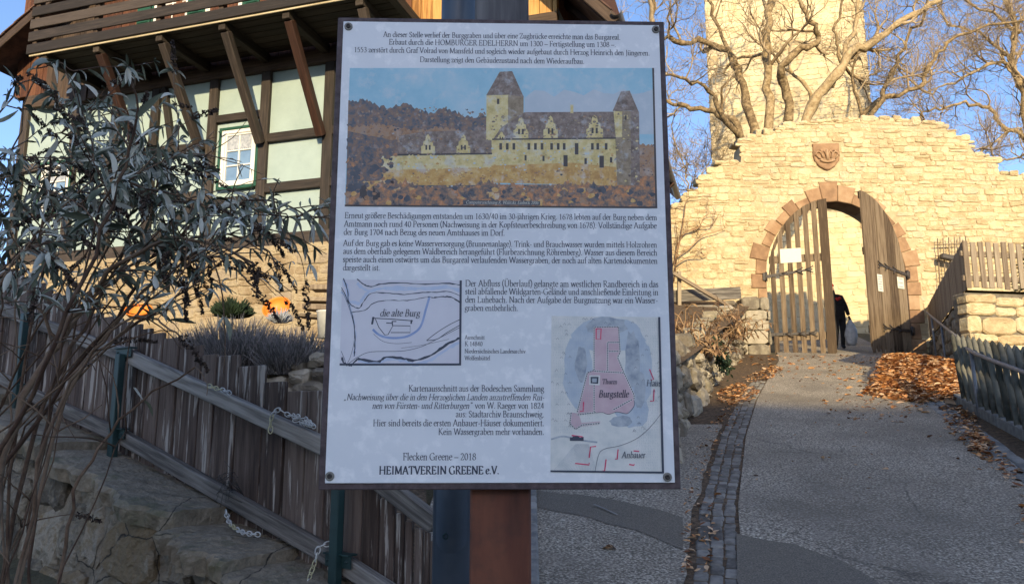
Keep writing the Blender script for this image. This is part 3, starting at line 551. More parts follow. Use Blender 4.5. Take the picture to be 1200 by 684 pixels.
line(mb, [(110, 572), (80, 600), (60, 615), (20, 600), (0, 560)], .0030, zz(), wob=3)
for p, wd in (([(205, 300), (330, 306), (478, 318)], .0016), ([(228, 305), (250, 360), (290, 412), (312, 410), (345, 350), (460, 352), (460, 396), (330, 396)], .0014), ([(215, 292), (205, 342)], .0036), ([(470, 312), (466, 338)], .0030), ([(340, 320), (342, 350)], .0020), ([(300, 332), (340, 334), (340, 322), (368, 322)], .0018)): line(mb, p, wd, zz(), smooth=False)
layer_poly(mb, [(538.6, 328.5), (541.2, 328.5), (540.4, 428), (538, 428)], zz(), 1); layer_poly(mb, [(398, 425.6), (540.4, 425.6), (540.4, 428), (398, 428)], zz(), 1)
m1 = mb.build('river_map', MM, board)
para('map_script', [('die alte Burg', 445, 492, 370.5, 11, 'i')], .0012, INK, m1)
def k5(x, y): return 640 + x / 3.42, 360 + y / 3.42
mb = MB(); zc[0] = .0003
layer_poly(mb, [(646.3, 370), (772.6, 371.5), (777.3, 553), (645, 551.5)], zz(), 4)
def blob(cx, cy, rx, ry, n=18): return [k5(cx + rx * math.cos(2 * math.pi * i / n) * rng.uniform(.85, 1.12), cy + ry * math.sin(2 * math.pi * i / n) * rng.uniform(.85, 1.12)) for i in range(n)]
for cx, cy, rx, ry, m_ in ((250, 110, 150, 72, 8), (130, 260, 62, 140, 8), (370, 260, 60, 150, 8), (345, 410, 75, 70, 8), (240, 75, 90, 34, 5), (345, 210, 30, 120, 5), (375, 330, 26, 80, 5), (300, 455, 46, 22, 5), (140, 225, 24, 70, 5)):
    layer_poly(mb, blob(cx, cy, rx, ry), zz(), m_)
for i in range(26): line(mb, [(25 + i * 7, 660), (120 + i * 2, 545)], .00035, zz(), 5, k5, False)
line(mb, [(20, 528), (70, 516), (130, 530), (205, 540)], .0030, zz(), 5, k5)
layer_poly(mb, [k5(*p) for p in ((192, 80), (290, 78), (296, 180), (286, 200), (312, 262), (352, 350), (352, 395), (325, 425), (285, 418), (250, 428), (225, 420), (130, 428), (124, 418), (165, 260), (192, 252))], zz(), 6)
layer_poly(mb, [k5(*p) for p in ((100, 420), (130, 425), (142, 462), (215, 456), (215, 468), (145, 476), (118, 488), (96, 465))], zz(), 6)
wl = []
for p in ([(192, 80), (290, 78), (296, 180), (286, 200), (312, 262), (352, 350), (352, 368)], [(192, 80), (192, 252), (165, 262), (124, 420)], [(246, 140), (246, 255)], [(192, 255), (312, 262)], [(246, 140), (292, 140)], [(250, 176), (290, 176)], [(192, 300), (192, 420)], [(268, 410), (345, 368)], [(124, 430), (200, 420)], [(100, 420), (95, 465), (118, 488), (145, 470), (215, 464)]):
    line(mb, p, .0030, zz(), 4, k5, False); z_ = zz()
    for a, b in zip(p, p[1:]):
        n_ = max(1, int(math.dist(a, b) / 9))
        for i in range(n_):
            t = (i + .5) / n_; c = (a[0] + (b[0] - a[0]) * t, a[1] + (b[1] - a[1]) * t); dx, dy = (b[0] - a[0]) / n_ * .36, (b[1] - a[1]) / n_ * .36
            line(mb, [(c[0] - dx, c[1] - dy), (c[0] + dx, c[1] + dy)], .0016, z_, 1, k5, False)
line(mb, [(352, 372), (352, 395), (325, 425), (285, 418), (250, 428), (225, 420), (200, 422)], .0007, zz(), 1, k5)
layer_poly(mb, [k5(*p) for p in ((172, 272), (216, 272), (214, 312), (172, 310))], zz(), 4); layer_poly(mb, [k5(*p) for p in ((178, 278), (210, 278), (208, 306), (178, 304))], zz(), 1); layer_poly(mb, [k5(*p) for p in ((184, 284), (203, 284), (202, 300), (184, 299))], zz(), 5)
for p in ([(200, 86), (220, 86), (218, 128), (200, 127), (200, 86)], [(150, 378), (148, 416), (136, 416)], [(414, 248), (430, 288), (418, 290)], [(432, 328), (430, 375), (416, 375)], [(102, 512), (146, 518)], [(200, 556), (178, 558), (172, 602)], [(116, 624), (172, 630), (172, 622)], [(240, 608), (234, 654), (226, 654)], [(288, 568), (284, 608), (276, 606)], [(350, 574), (372, 576)], [(332, 628), (352, 632), (352, 626)]): line(mb, p, .0020, zz(), 7, k5, False)
layer_poly(mb, [k5(*p) for p in ragged(95, 150, lambda x: 518, 4, 6)] + [k5(150, 534), k5(95, 534)], zz(), 1)
line(mb, [(465, 418), (425, 470), (370, 520), (300, 552), (235, 566), (210, 590), (195, 660)], .0007, zz(), 1, k5)
for i in range(120):
    x, y = rng.uniform(20, 455), rng.uniform(40, 500)
    if 100 < x < 350 and y > 70: continue
    line(mb, [(x - 5, y + 4), (x, y - 3), (x + 6, y + 4)], .0005, zz(), 1, k5, False)
for x in range(30, 450, 9):
    for y in range(45, 640, 11):
        if (x < 190 and y < 500) or (x > 360 and y < 640): line(mb, [(x + rng.uniform(-3, 3), y), (x + rng.uniform(-2, 4), y + 7)], .0003, .0022, 5, k5, False)
layer_poly(mb, [(771, 371.5), (773.4, 371.5), (778, 554), (775.4, 553)], zz(), 1); layer_poly(mb, [(645, 550.5), (778, 552), (778, 554.2), (645, 552.5)], zz(), 1)
m2 = mb.build('castle_map', MM, board)
for ln_ in (('Thurm', 705, 723, 449.5, 9, 'i'), ('Burgstelle', 701, 736.5, 465, 10.5, 'i'), ('Anbauer', 728, 756, 536, 8.5, 'i'), ('Haus', 757, 774, 452, 6.5, 'i')): para('map_script', [ln_], zc[0] + .0004, INK, m2)

# --- posts
pw = buv(551, 600)[0]; pw2 = buv(624, 600)[0]; hw = (pw2 - pw) / 2
z_top = bO.z + .83; z_mid = bt_ + bO.z - .02
cx = (pw + pw2) / 2; mb = MB(); pc = bp(cx, 0, -.026 - hw)
zb = .0
mb.beam((pc.x, pc.y, zb), (pc.x, pc.y, z_mid), hw * 2, hw * 2, up=(0, 1, 0), b=.004); mb.build('post', MT['postwood'], board)
mb = MB(); mb.beam((pc.x, pc.y, z_mid), (pc.x, pc.y, z_top + .1), hw * 2 - .001, hw * 2 - .001, up=(0, 1, 0), b=.004); mb.build('post_head', MT['posttop'], board)
lp = at(530, 640, 1.78); lamp = thing('lamp_post', 'round blue grey steel post with access door behind the information board', 'lamp post', (lp.x, 1.78, 0))
mb = MB(); mb.tube([(lp.x, 1.78, -.05), (lp.x, 1.78, 5.6)], [.044, .044], 40); mb.build('pole', MT['steel'], lamp)
mb = MB()
def hatch(px, py, dn):  # on the pole's curved front
    p = at(px, py, 1.737); dx = max(-.043, min(.043, p.x - lp.x)); return V3((lp.x + dx, 1.78 - math.sqrt(max(0, (.0442 + dn) ** 2 - dx * dx)), p.z))
dz0, dz1 = at(530, 648, 1.736).z, at(530, 560, 1.736).z; cols_ = []
for i in range(13):
    dx = -.034 + .068 * i / 12; low = dz0 + .03 * (1 - math.sqrt(max(0, 1 - (dx / .0345) ** 2)))
    yf = 1.78 - math.sqrt(.0448 ** 2 - dx * dx); cols_.append([mb.vert((lp.x + dx, yf + .004, low - .0015)), mb.vert((lp.x + dx, yf, low)), mb.vert((lp.x + dx, yf, dz1))])
for a, b in zip(cols_, cols_[1:]):
    for k in (0, 1): mb.face([a[k], b[k], b[k + 1], a[k + 1]], 0, True)
dr = mb.build('access_door', MT['steel'], lamp)
mb = MB(); c = at(522, 628, 1.735); mb.lathe((c.x, 1.7365, c.z), (0, -1, 0), [(.007, -.004), (.0068, .0015), (.005, .002), (.0035, -.002), (.0001, -.002)], 16); mb.build('lock', MT['steelgreen'], dr)
mb = MB(); hd_ = V3((lp.x, 1.78, 5.6)); mb.tube([hd_, hd_ + V3((0, .1, .35)), hd_ + V3((0, .5, .5))], .03, 10); mb.box(hd_ + V3((0, .8, .5)), V3((.12, 0, 0)), V3((0, 0, .05)), V3((0, .3, 0)), .03); mb.build('lamp_head', MT['steel'], lamp)

# ------------------------------------------------------------------ terrain
SL = .172
HDIR = (-math.sin(SUN_AZ), math.cos(SUN_AZ))           # horizontal direction away from the sun
SHADE_S, SHADE_Z = 9.4, 1.85                             # where the shadow line of the added, unseen hill meets the road
def sm(a, b, x):
    t = max(0., min(1., (x - a) / (b - a))); return t * t * (3 - 2 * t)
def gz(x, y):
    if y <= 0: z = -.10 * (1 - math.exp(y / 8)) * 8 * .5
    elif y < 31: z = SL * y
    else: z = SL * 31 + .05 * (y - 31) * math.exp(-(y - 31) / 15)
    s = x * HDIR[0] + y * HDIR[1]; t = x * HDIR[1] - y * HDIR[0]
    d = math.hypot(x, y)
    far = sm(45, 180, d); z = z * (1 - far) - 6 * far
    shade_ridge = (SHADE_Z + math.tan(SUN_EL) * (SHADE_S + 60)) + .12 * math.sin(t * .9) + .06 * math.sin(t * 2.3)
    if s < -5:
        k = sm(-38, -59, s) * sm(34, 24, abs(t)) * sm(-86, -66, s)  # unseen hill behind the camera, added to keep the foreground in shade
        z = z * (1 - k) + shade_ridge * k
    z -= 1.5 * sm(-9, -16, x) * sm(2, 6, y)
    return z
def gp(px, py):
    """pixel on the sloping road"""
    d = ray(px, py); o = V3((0, 0, H)); lo, hi = 1., 60.
    f = lambda t: (o + d * t / d.y).z - gz((d.x * t / d.y), t)
    t = 1.
    while t < 60 and f(t) > 0: t += .05
    return o + d * t / d.y
def lin(a, b, n): return [a + (b - a) * i / n for i in range(n + 1)]
xs = [-1500, -600, -250, -120, -70, -50] + lin(-40, -12, 14) + lin(-11, 16, 54) + lin(18, 46, 14) + [55, 70, 120, 250, 600, 1500]
ys = [-1500, -600, -250, -120] + lin(-90, -4, 43) + lin(-3, 34, 74) + lin(36, 60, 12) + [75, 100, 140, 200, 300, 600, 1500]
mb = MB(); idx = [[mb.vert((x, y, gz(x, y))) for x in xs] for y in ys]
for j in range(len(ys) - 1):
    for i in range(len(xs) - 1): mb.face([idx[j][i], idx[j][i + 1], idx[j + 1][i + 1], idx[j + 1][i]], 0, True)
tag(mb.build('ground', MT['earth']), kind='structure')

# edges of the road from the picture
left_px = [(868, 700), (862, 600), (872, 515), (886, 470), (902, 440), (912, 424)]
right_px = [(1345, 700), (1222, 590), (1128, 510), (1085, 475), (1072, 445), (1066, 424)]
def interp(pts, y):
    for a, b in zip(pts, pts[1:]):
        if a[0] <= y <= b[0]: t = (y - a[0]) / (b[0] - a[0]); return tuple(a[i] + (b[i] - a[i]) * t for i in range(len(a)))
    return pts[0] if y < pts[0][0] else pts[-1]
Lp = [(p.y, p.x) for p in (gp(*q) for q in left_px)]; Rp = [(p.y, p.x) for p in (gp(*q) for q in right_px)]
def Lx(y):
    if y < Lp[0][0]: return Lp[0][1] + (y - Lp[0][0]) * .30
    if y > Lp[-1][0]: return Lp[-1][1] + (y - Lp[-1][0]) * .33
    return interp(Lp, y)[1]
def Rx(y):
    if y < Rp[0][0]: return Rp[0][1] + (y - Rp[0][0]) * .22
    if y > Rp[-1][0]: return Rp[-1][1] + (y - Rp[-1][0]) * .33
    return interp(Rp, y)[1]
def sheet(name, x0f, x1f, y0, y1, dz, m, nx=8, ny=80, **kw):
    mb = MB(); ids = []
    for j in range(ny + 1):
        y = y0 + (y1 - y0) * j / ny; row = []
        for i in range(nx + 1):
            x = x0f(y) + (x1f(y) - x0f(y)) * i / nx; row.append(mb.vert((x, y, gz(x, y) + dz)))
        ids.append(row)
    for j in range(ny):
        for i in range(nx): mb.face([ids[j][i], ids[j][i + 1], ids[j + 1][i + 1], ids[j + 1][i]], 0, True)
    return tag(mb.build(name, m), kind='structure', **kw)
sheet('road', lambda y: Lx(y) + .02, lambda y: Rx(y), -3, 30, .030, MT['asphalt'], 10, 120)
wob = lambda y: .06 * noise.noise((0, y * 1.7, 3)) + .03 * noise.noise((0, y * 6, 9))
GW = .26
sheet('path', lambda y: -.6 if y < 3.3 else -.6 + .0 * y, lambda y: Lx(y) - GW - .04 + wob(y) * .6, -3, 9.2, .024, MT['asphalt'], 10, 90)
sheet('verge_left', lambda y: Lx(y) - .85 - .4 * sm(9, 12, y) , lambda y: Lx(y) + .05 + wob(y) * .5, -3, 19.4, .018, MT['dirt'], 6, 120)
sheet('verge_right', lambda y: Rx(y) - .03, lambda y: Rx(y) + 3.2, -3, 19.5, .016, MT['dirt'], 6, 90)
# repaired strips of darker asphalt
def patch(px_pts, dz):
    mb = MB(); pts = [gp(*p) for p in px_pts]; n = 12; c = [(p.x, p.y) for p in pts]
    # quad strips between first and second half
    h = len(c) // 2; A_, B_ = c[:h], c[h:][::-1]
    def res(q, n): 
        out = []
        for i in range(n + 1):
            t = i / n * (len(q) - 1); k = min(int(t), len(q) - 2); f = t - k; out.append((q[k][0] + (q[k + 1][0] - q[k][0]) * f, q[k][1] + (q[k + 1][1] - q[k][1]) * f))
        return out
    A_, B_ = res(A_, 60), res(B_, 60); ids = []
    A_ = [(x, y + .05 * noise.noise((x * 4, y * 4, 1)) + rng.gauss(0, .004)) for x, y in A_]; B_ = [(x, y + .05 * noise.noise((x * 4, y * 4, 5)) + rng.gauss(0, .004)) for x, y in B_]
    for a, b in zip(A_, B_):
        ids.append([mb.vert((a[0] + (b[0] - a[0]) * k / 6, a[1] + (b[1] - a[1]) * k / 6, gz(a[0] + (b[0] - a[0]) * k / 6, a[1] + (b[1] - a[1]) * k / 6) + dz)) for k in range(7)])
    for a, b in zip(ids, ids[1:]):
        for k in range(6): mb.face([a[k], a[k + 1], b[k + 1], b[k]], 0, True)
    tag(mb.build('road_patch', MT['patch']), kind='structure')
patch([(628, 600), (690, 612), (745, 628), (800, 648), (800, 610), (740, 595), (690, 586), (628, 580)], .028)
patch([(864, 634), (930, 645), (985, 662), (1030, 690), (1060, 740), (900, 740), (880, 730), (866, 715), (865, 690), (864, 660)], .034)
mb = MB(); p0, p1 = gp(696, 598), gp(724, 611)
d_ = (p1 - p0); sdir = V3((-d_.y, d_.x, 0)).normalized() * .008
q_ = [p0 + d_ * t + V3((.0, .03 * math.sin(t * 3), .048)) for t in (0, .35, .7, 1)]
for a, b in zip(q_, q_[1:]): mb.poly([a - sdir, b - sdir, b + sdir, a + sdir])
tag(mb.build('road_scratch', MT['paver']), kind='structure')

# setts of the gutter: three rows of granite stones
def setts(name, edge, offs, y0, y1, ln, wd, m, hz=.025, gapk=.96):
    mb = MB()
    for k, off in enumerate(offs):
        y = y0 + rng.random() * ln
        while y < y1:
            l = ln * rng.uniform(.75, 1.3); ym = y + l / 2; x = edge(ym) + off; dx = edge(ym + .1) - edge(ym - .1)
            t = V3((dx, .2, gz(0, ym + .1) - gz(0, ym - .1))).normalized(); n_ = V3((0, 0, 1)); sd = t.cross(n_).normalized(); up = sd.cross(t)
            ww = wd * rng.uniform(.85, 1.05)
            mb.box((x + rng.uniform(-.006, .006), ym, gz(x, ym) + hz - .04 + rng.uniform(-.007, .007)), sd * ww / 2 * gapk, (up + sd * rng.uniform(-.05, .05)) * .04, (t + sd * rng.uniform(-.06, .06)) * l / 2 * gapk, .010)
            y += l
    return tag(mb.build(name, m), kind='structure')
setts('gutter', Lx, [-.215, -.128, -.042], -2, 13.5, .14, .085, MT['sett'])
setts('kerb', Rx, [.06, .20], -2, 12.0, .24, .135, MT['paver'], .036)
# pale edging blocks behind the sign's post
mb = MB(); y = 3.0
e0 = gp(631, 690); e1 = gp(628, 590)
for i in range(26):
    t = i / 10 - .8; c = e0 + (e1 - e0) * t
    mb.box((c.x - .045, c.y, gz(c.x, c.y) + .02), V3((.05, 0, 0)), V3((0, 0, .06)), (e1 - e0) * .044, .012)
tag(mb.build('path_edging', MT['paver']), kind='structure')

# ------------------------------------------------------------------ masonry
def stone(mb, f, u0, u1, v0, v1, d, jit, bev, back, m=0, fine=1, r=None):
    c = [(u0, v0), (u1, v0), (u1, v1), (u0, v1)]; r = rng.random() if r is None else r
    c = [(a + rng.uniform(-jit, jit), b + rng.uniform(-jit, jit)) for a, b in c]; o = []
    for i in range(4):
        a, b = c[i], c[(i + 1) % 4]; k = .16
        pa = (a[0] + (b[0] - a[0]) * k, a[1] + (b[1] - a[1]) * k); pb_ = (a[0] + (b[0] - a[0]) * (1 - k), a[1] + (b[1] - a[1]) * (1 - k)); pm_ = ((a[0] + b[0]) / 2 + rng.uniform(-jit, jit) * .7, (a[1] + b[1]) / 2 + rng.uniform(-jit, jit) * .7)
        o += [pa, pm_, pb_]
    cx_ = sum(p[0] for p in o) / 12; cy_ = sum(p[1] for p in o) / 12
    sx_, sy_ = max(.3, 1 - 2 * bev / max(1e-3, u1 - u0)), max(.3, 1 - 2 * bev / max(1e-3, v1 - v0))
    off = V3((rng.random() * 20, rng.random() * 20, rng.random() * 20))
    def ring(sx, sy, dd, jd=0.):
        out = []
        for a, b in o:
            q = (cx_ + (a - cx_) * sx, cy_ + (b - cy_) * sy); h = dd + rng.uniform(-jd, jd)
            out.append(mb.vert(f(q[0], q[1], h), r, off + V3((q[0], q[1], h))))
        return out
    tilt = rng.uniform(-.2, .2) * bev
    rs = [ring(1, 1, -back), ring(1, 1, d - bev), ring(sx_, sy_, d, bev * .22), ring(sx_ * .5, sy_ * .5, d + tilt, bev * .35)]
    for a, b in zip(rs, rs[1:]):
        for k in range(12): mb.face([a[k], a[(k + 1) % 12], b[(k + 1) % 12], b[k]], m, False)
    mb.face(rs[-1], m)
def masonry(mb, f, u0, u1, bot, top, ch=(.12, .22), sl_=(.2, .5), inside=None, proud=.02, jd=.015, jit=.012, gap=.014, bev=.015, back=.06, m=0, wave=.02, thin=.12, seed=1):
    v = min(bot(u0 + (u1 - u0) * i / 20) for i in range(21)) - .1; vm = max(top(u0 + (u1 - u0) * i / 40) for i in range(41)); k = seed * 7.3
    while v < vm:
        h = rng.uniform(*ch); u = u0 - rng.random() * sl_[1]
        while u < u1:
            l = rng.uniform(*sl_); a, b = max(u, u0), min(u + l, u1); um = (a + b) / 2
            wv = wave * noise.noise((um * 1.1, v * .7, k)) * 2; lo, hi = v + wv, v + h + wv
            if b - a > .06 and (lo + hi) / 2 < top(um) and hi > bot(um) + .03 and (inside is None or inside(a, b, lo, hi)):
                hi = min(hi, top(um) + .01)
                if hi - lo < .045: u += l; continue
                parts = [(lo, hi)]
                if rng.random() < thin and h > .14: mm_ = lo + h * rng.uniform(.4, .6); parts = [(lo, mm_), (mm_, hi)]
                for lo_, hi_ in parts:
                    stone(mb, f, a + gap / 2, b - gap / 2, lo_ + gap / 2, hi_ - gap / 2, proud + rng.uniform(-jd, jd), jit, bev, back, m)
            u += l
        v += h
def planef(o, U, W, N_):
    o, U, W, N_ = V3(o), V3(U), V3(W), V3(N_); return lambda u, v, d: o + U * u + W * v + N_ * d
Z = V3((0, 0, 1))

# ------------------------------------------------------------------ plank fence on the old retaining wall
fA, fB = V3((-3.71, 5.75, 0)), V3((-.40, 3.53, 0))
fU = (fB - fA).normalized(); fN = V3((fU.y, -fU.x, 0))
if fN.y > 0: fN = -fN
def fpx(px, py, n=0.):
    p = onpl(px, py, fA + fN * n, fN); return (p - fA).dot(fU), p.z
def fw(u, z, n=0.): return V3((fA.x, fA.y, 0)) + fU * u + fN * n + Z * z
topr = [fpx(*p) for p in ((0, 361), (57, 383.5), (152, 417.5), (260, 463), (370, 514), (414, 539), (459, 574), (512, 615))]
botr = [fpx(*p) for p in ((0, 443), (19, 453), (77, 482), (149, 514), (160, 521), (260, 577), (370, 641), (410, 664), (450, 690))]
def ext(l):
    a, b = l[0], l[1]; s0 = (b[1] - a[1]) / (b[0] - a[0]); return [(a[0] - 3, a[1] - 3 * s0)] + l + [(l[-1][0] + 1, l[-1][1] + (l[-1][1] - l[-2][1]) / (l[-1][0] - l[-2][0]))]
topr, botr = ext(topr), ext(botr)
trz = lambda u: interp(topr, u)[1]; brz = lambda u: interp(botr, u)[1]
fence = thing('plank_fence', 'weathered dark plank fence with grey rails on top of the old stone retaining wall', 'fence', fw(fpx(260, 560)[0], brz(1.5) - .1))
ptops = [(-3., .34), (fpx(0, 350)[0], .33), (fpx(100, 385)[0], .20)]
for x0, y0 in ((200, 399), (217, 403), (237, 412), (259, 417), (288, 427), (317, 447), (342, 460), (366, 459), (392, 470), (414, 545), (430, 575), (450, 590)): u, z = fpx(x0, y0); ptops.append((u, z - trz(u)))
mb = MB(); u = -2.2; uend = fpx(506, 620)[0]
edges = [fpx(x, 450)[0] for x in (200.5, 207, 228.5, 246.5, 272.5, 304, 330, 354.5, 379, 401)] + [fpx(x, 620)[0] for x in (417, 437, 456, 468, 478, 489, 498, 506)]
us = []
while u < edges[0] - .05: us.append(u); u += rng.uniform(.105, .15)
us += edges
for a, b in zip(us, us[1:]):
    um = (a + b) / 2; g_ = .006; zt = trz(um) + interp(ptops, um)[1] + rng.uniform(-.012, .012); z0 = brz(um) - .13
    mb.box(fw(um, (zt + z0) / 2, -.045 + rng.uniform(-.006, .006)), fU * ((b - a) / 2 - g_), fN * .012, (Z + fU * rng.uniform(-.008, .008)) * (zt - z0) / 2, .004)
mb.build('planks', MT['oldwood'], fence)
for pts, hh, dp in ((topr, .085, .05), (botr, .085, .055)):
    posts_u = [-3.0, fpx(40, 370)[0], fpx(152, 420)[0], fpx(408, 535)[0], uend + .3]
    for a, b in zip(posts_u, posts_u[1:]):
        if pts is botr and a >= uend - .2: continue
        mb = MB(); n_ = max(2, int((b - a) / .5)); zf = trz if pts is topr else brz
        e_ = min(b, uend + (.0 if pts is botr else .03))
        mb.beam(fw(a + .01, zf(a + .01), .0), fw(e_ - .01, zf(e_ - .01) , .0), hh * .62, hh, up=(0, 0, 1), b=.006); mb.build('rail', MT['railwood'], fence)
for px, y0, y1 in ((40, 366, 480), (152, 414, 544), (408, 530, 700)):
    u = fpx(px, y0)[0]; zt, z1 = fpx(px, y0, .05)[1], min(fpx(px, y1, .06)[1], brz(u) - .1)
    mb = MB(); mb.box(fw(u, (zt + z1) / 2, .058), fU * .026, fN * .022, Z * (zt - z1) / 2, .004); po = mb.build('post', MT['steelgreen'], fence)
    for zz_ in (trz(u), brz(u)):
        mb = MB(); mb.box(fw(u, zz_ + .02, .040), fU * .085, fN * .004, Z * .03, .002); mb.box(fw(u, zz_ + .05, .030), fU * .085, fN * .03, Z * .004, .001)
        for q in (-.06, .06): mb.lathe(fw(u + q, zz_ + .02, .044), fN, [(.008, 0), (.007, .008), (.0001, .009)], 8)
        mb.build('bracket', MT['steelgreen'], po)

# wall below: coping slabs on rough mortared rubble
wall = thing('retaining_wall', 'crumbling grey stone retaining wall with cracked coping slabs under the plank fence', 'wall', fw(1.2, .4, .3))
CF = .42
copz = lambda u: brz(u) - .085
def slab_top(u0, u1, step): return None
sl_px = [(-60, 0), (0, 113), (113, 226), (226, 300), (300, 420), (420, 520)]
cu = [-2.6] + [fpx(x, y)[0] for x, y in ((20, 460), (128, 515), (268, 590), (345, 640), (440, 690))] + [uend + .25]
slabs = []
for i, (a, b) in enumerate(zip(cu, cu[1:])):
    mb = MB(); za, zb_ = copz(a) - .03 - .015 * (i % 2), copz(b) + (.035 if i % 2 == 0 else .02); n_ = 26; top_, low_ = [], []
    outer = [CF + .09 * noise.fractal((k * .16, i * 3.7, 1.), .7, 2., 5) + rng.uniform(-.008, .008) for k in range(n_ + 1)]; r = rng.random(); tk = .11
    slabs.append((a, b, za, zb_, tk))
    prof = [(-.07, 0), (.12, .0), (.26, .004), (None, -.004), (None, -.03), (None, -tk), (.1, -tk)]
    ids = []
    for k in range(n_ + 1):
        t = k / n_; u = a + .008 + (b - a - .016) * t; zz_ = za + (zb_ - za) * t; o_ = outer[k]
        row = [mb.vert(fw(u, zz_ + dz_ + rng.uniform(-.006, .006), n0_), r) for n0_, dz_ in ((-.07, 0), (.12, 0), (.27, .003), (o_ - .02, -.006), (o_ + rng.uniform(-.01, .01), -.03), (o_ - .015 + rng.uniform(-.02, .02), -tk), (.05, -tk))]
        ids.append(row)
    for A_, B_ in zip(ids, ids[1:]):
        for k in range(6): mb.face([A_[k], B_[k], B_[k + 1], A_[k + 1]][::-1], 0, False)
    mb.face(ids[0]); mb.face(ids[-1][::-1])
    mb.build('coping_stone', MT['coping'], wall)
def wtop(u):
    for a, b, za, zb_, tk in slabs:
        if a <= u <= b: return za + (zb_ - za) * (u - a) / (b - a) - tk + .01
    return copz(u) - .1
wf = lambda u, v, d: fw(u, v, CF - .07 + d - .10 * (v - wtop(u)))
mb = MB()
masonry(mb, wf, -2.5, uend + .2, lambda u: .1, lambda u: wtop(u) + .02, (.15, .34), (.20, .62), proud=.006, jd=.020, jit=.05, gap=.012, bev=.022, back=.1, wave=.10, thin=.1, seed=3)
# smeared mortar skin between the stones
nu, nv = 420, 110; ids = []
for i in range(nu + 1):
    u = -2.5 + (uend + .2 + 2.5) * i / nu; row = []
    for j in range(nv + 1):
        v = .0 + (wtop(u) - .0) * j / nv
        dd = -.016 + .032 * noise.fractal((u * 2.2, v * 2.6, 4.), .8, 2., 6)
        dd += .009 * noise.noise((u * 13, v * 15, 2.)) + .006 * noise.noise((u * 31, v * 33, 7.)) - .03 * max(0., .10 - abs(noise.noise((u * 1.9, v * 2.3, 11.)))) / .10
        row.append(mb.vert(wf(u, v, dd), .5))
    ids.append(row)
for a, b in zip(ids, ids[1:]):
    for k in range(nv): mb.face([a[k], b[k], b[k + 1], a[k + 1]], 1, False)
mb.build('wall_face', [MT['darkwall'], MT['darkmortar']], wall)

# ------------------------------------------------------------------ house facade frame
hp0 = at(300, 291, 11.0); ha = R(17.2)
hU = V3((math.cos(ha), -math.sin(ha), 0)); hN = V3((-math.sin(ha), -math.cos(ha), 0))    # right along the facade / outwards
hO = V3((hp0.x, hp0.y, 0))
def hpx(px, py, n=0.):
    p = onpl(px, py, hO + hN * n, hN); return (p - hO).dot(hU), p.z
def hw_(u, z, n=0.): return hO + hU * u + hN * n + Z * z
zP = hpx(300, 289)[1]; zC = hpx(313, 80)[1]
uL = hpx(22, 200)[0]; uR = hpx(655, 200)[0]
zG = gz(hO.x, hO.y)
print('house', 'zP', zP, 'zC', zC, 'uL', uL, 'uR', uR, 'ground', zG)
house = thing('timber_house', 'timber framed house with mint plaster panels above a stone plinth and a braced wooden balcony', 'house', hw_((uL + uR) / 2, zG))
DEP = 7.2
# terraces (ground surfaces) behind the fence
tA, tB = at(395, 470, 7.3), at(40, 420, 9.6)
tU = (V3((tA.x, tA.y, 0)) - V3((tB.x, tB.y, 0))).normalized(); tN = V3((tU.y, -tU.x, 0)); tN = tN if tN.y < 0 else -tN
tz = lambda u: 2.28 + .0 * u
tO = V3((tB.x, tB.y, 0)); tlen = (V3((tA.x, tA.y, 0)) - tO).length + 1.0
mb = MB(); P_ = [(-6, 0)]
def strip(mb, a, b, n=16):
    ids = []
    for i in range(n + 1):
        t = i / n; p, q = V3(a[0]).lerp(V3(a[1]), t), V3(b[0]).lerp(V3(b[1]), t)
        ids.append([mb.vert(p.lerp(q, k / 6) + Z * (.05 * noise.noise((i * .7, k * .9, 1)))) for k in range(7)])
    for A_, B_ in zip(ids, ids[1:]):
        for k in range(6): mb.face([A_[k], B_[k], B_[k + 1], A_[k + 1]], 0, True)
f0, f1 = fw(-2.5, copz(-2.5) - .03, -.06), fw(uend, copz(uend) - .05, -.06)
g0, g1 = tO - tU * 2.5 + Z * 1.75, tO + tU * tlen + Z * 1.25
strip(mb, (f0, f1), (g0, g1)); tag(mb.build('garden_ground', MT['dirt']), kind='structure')
mb = MB(); strip(mb, (tO - tU * 2.5 + Z * (2.2) - tN * .2, tO + tU * tlen + Z * 2.15 - tN * .2), (hw_(uL - 2, 2.75, .1), hw_(uR - 1.0, 2.6, .1)))
tag(mb.build('terrace', MT['dirt']), kind='structure')
tw = thing('rubble_wall', 'low pale rubble wall holding the lavender terrace behind the plank fence', 'wall', tO + tU * tlen * .8 + Z * 1.2)
mb = MB(); tf = planef(tO, tU, Z, tN)
masonry(mb, tf, -2.5, tlen, lambda u: 1.0, lambda u: 2.20 + .06 * math.sin(u * 3), (.12, .26), (.16, .48), proud=.02, jd=.05, jit=.035, gap=.015, bev=.04, back=.2, wave=.06, seed=5)
mb.box(tf(tlen / 2 - 1.2, 1.55, -.22), tU * (tlen + 2.4) / 2, tN * .18, Z * .6, .03, 1)
mb.build('wall_face', [MT['rubble'], MT['rubble_mortar']], tw)

# --- house body
mb = MB(); b0 = hw_(uL, 0, -.05)
def hbox(mb, u0, u1, z0, z1, n0, n1, m=0, b=.006, r=None, along='z'):
    c = hw_((u0 + u1) / 2, (z0 + z1) / 2, (n0 + n1) / 2); a = (hU * (u1 - u0) / 2, hN * (n1 - n0) / 2, Z * (z1 - z0) / 2)
    if along == 'u': a = (a[2], a[1], a[0]) if False else (a[1], a[2], a[0])
    elif along == 'n': a = (a[0], a[2], a[1])
    mb.box(c, *a, b=b, m=m, r=r)
hbox(mb, uL, uR, zG - .5, zC + .25, -DEP, -.045); mb.build('wall', MT['infill'], house)
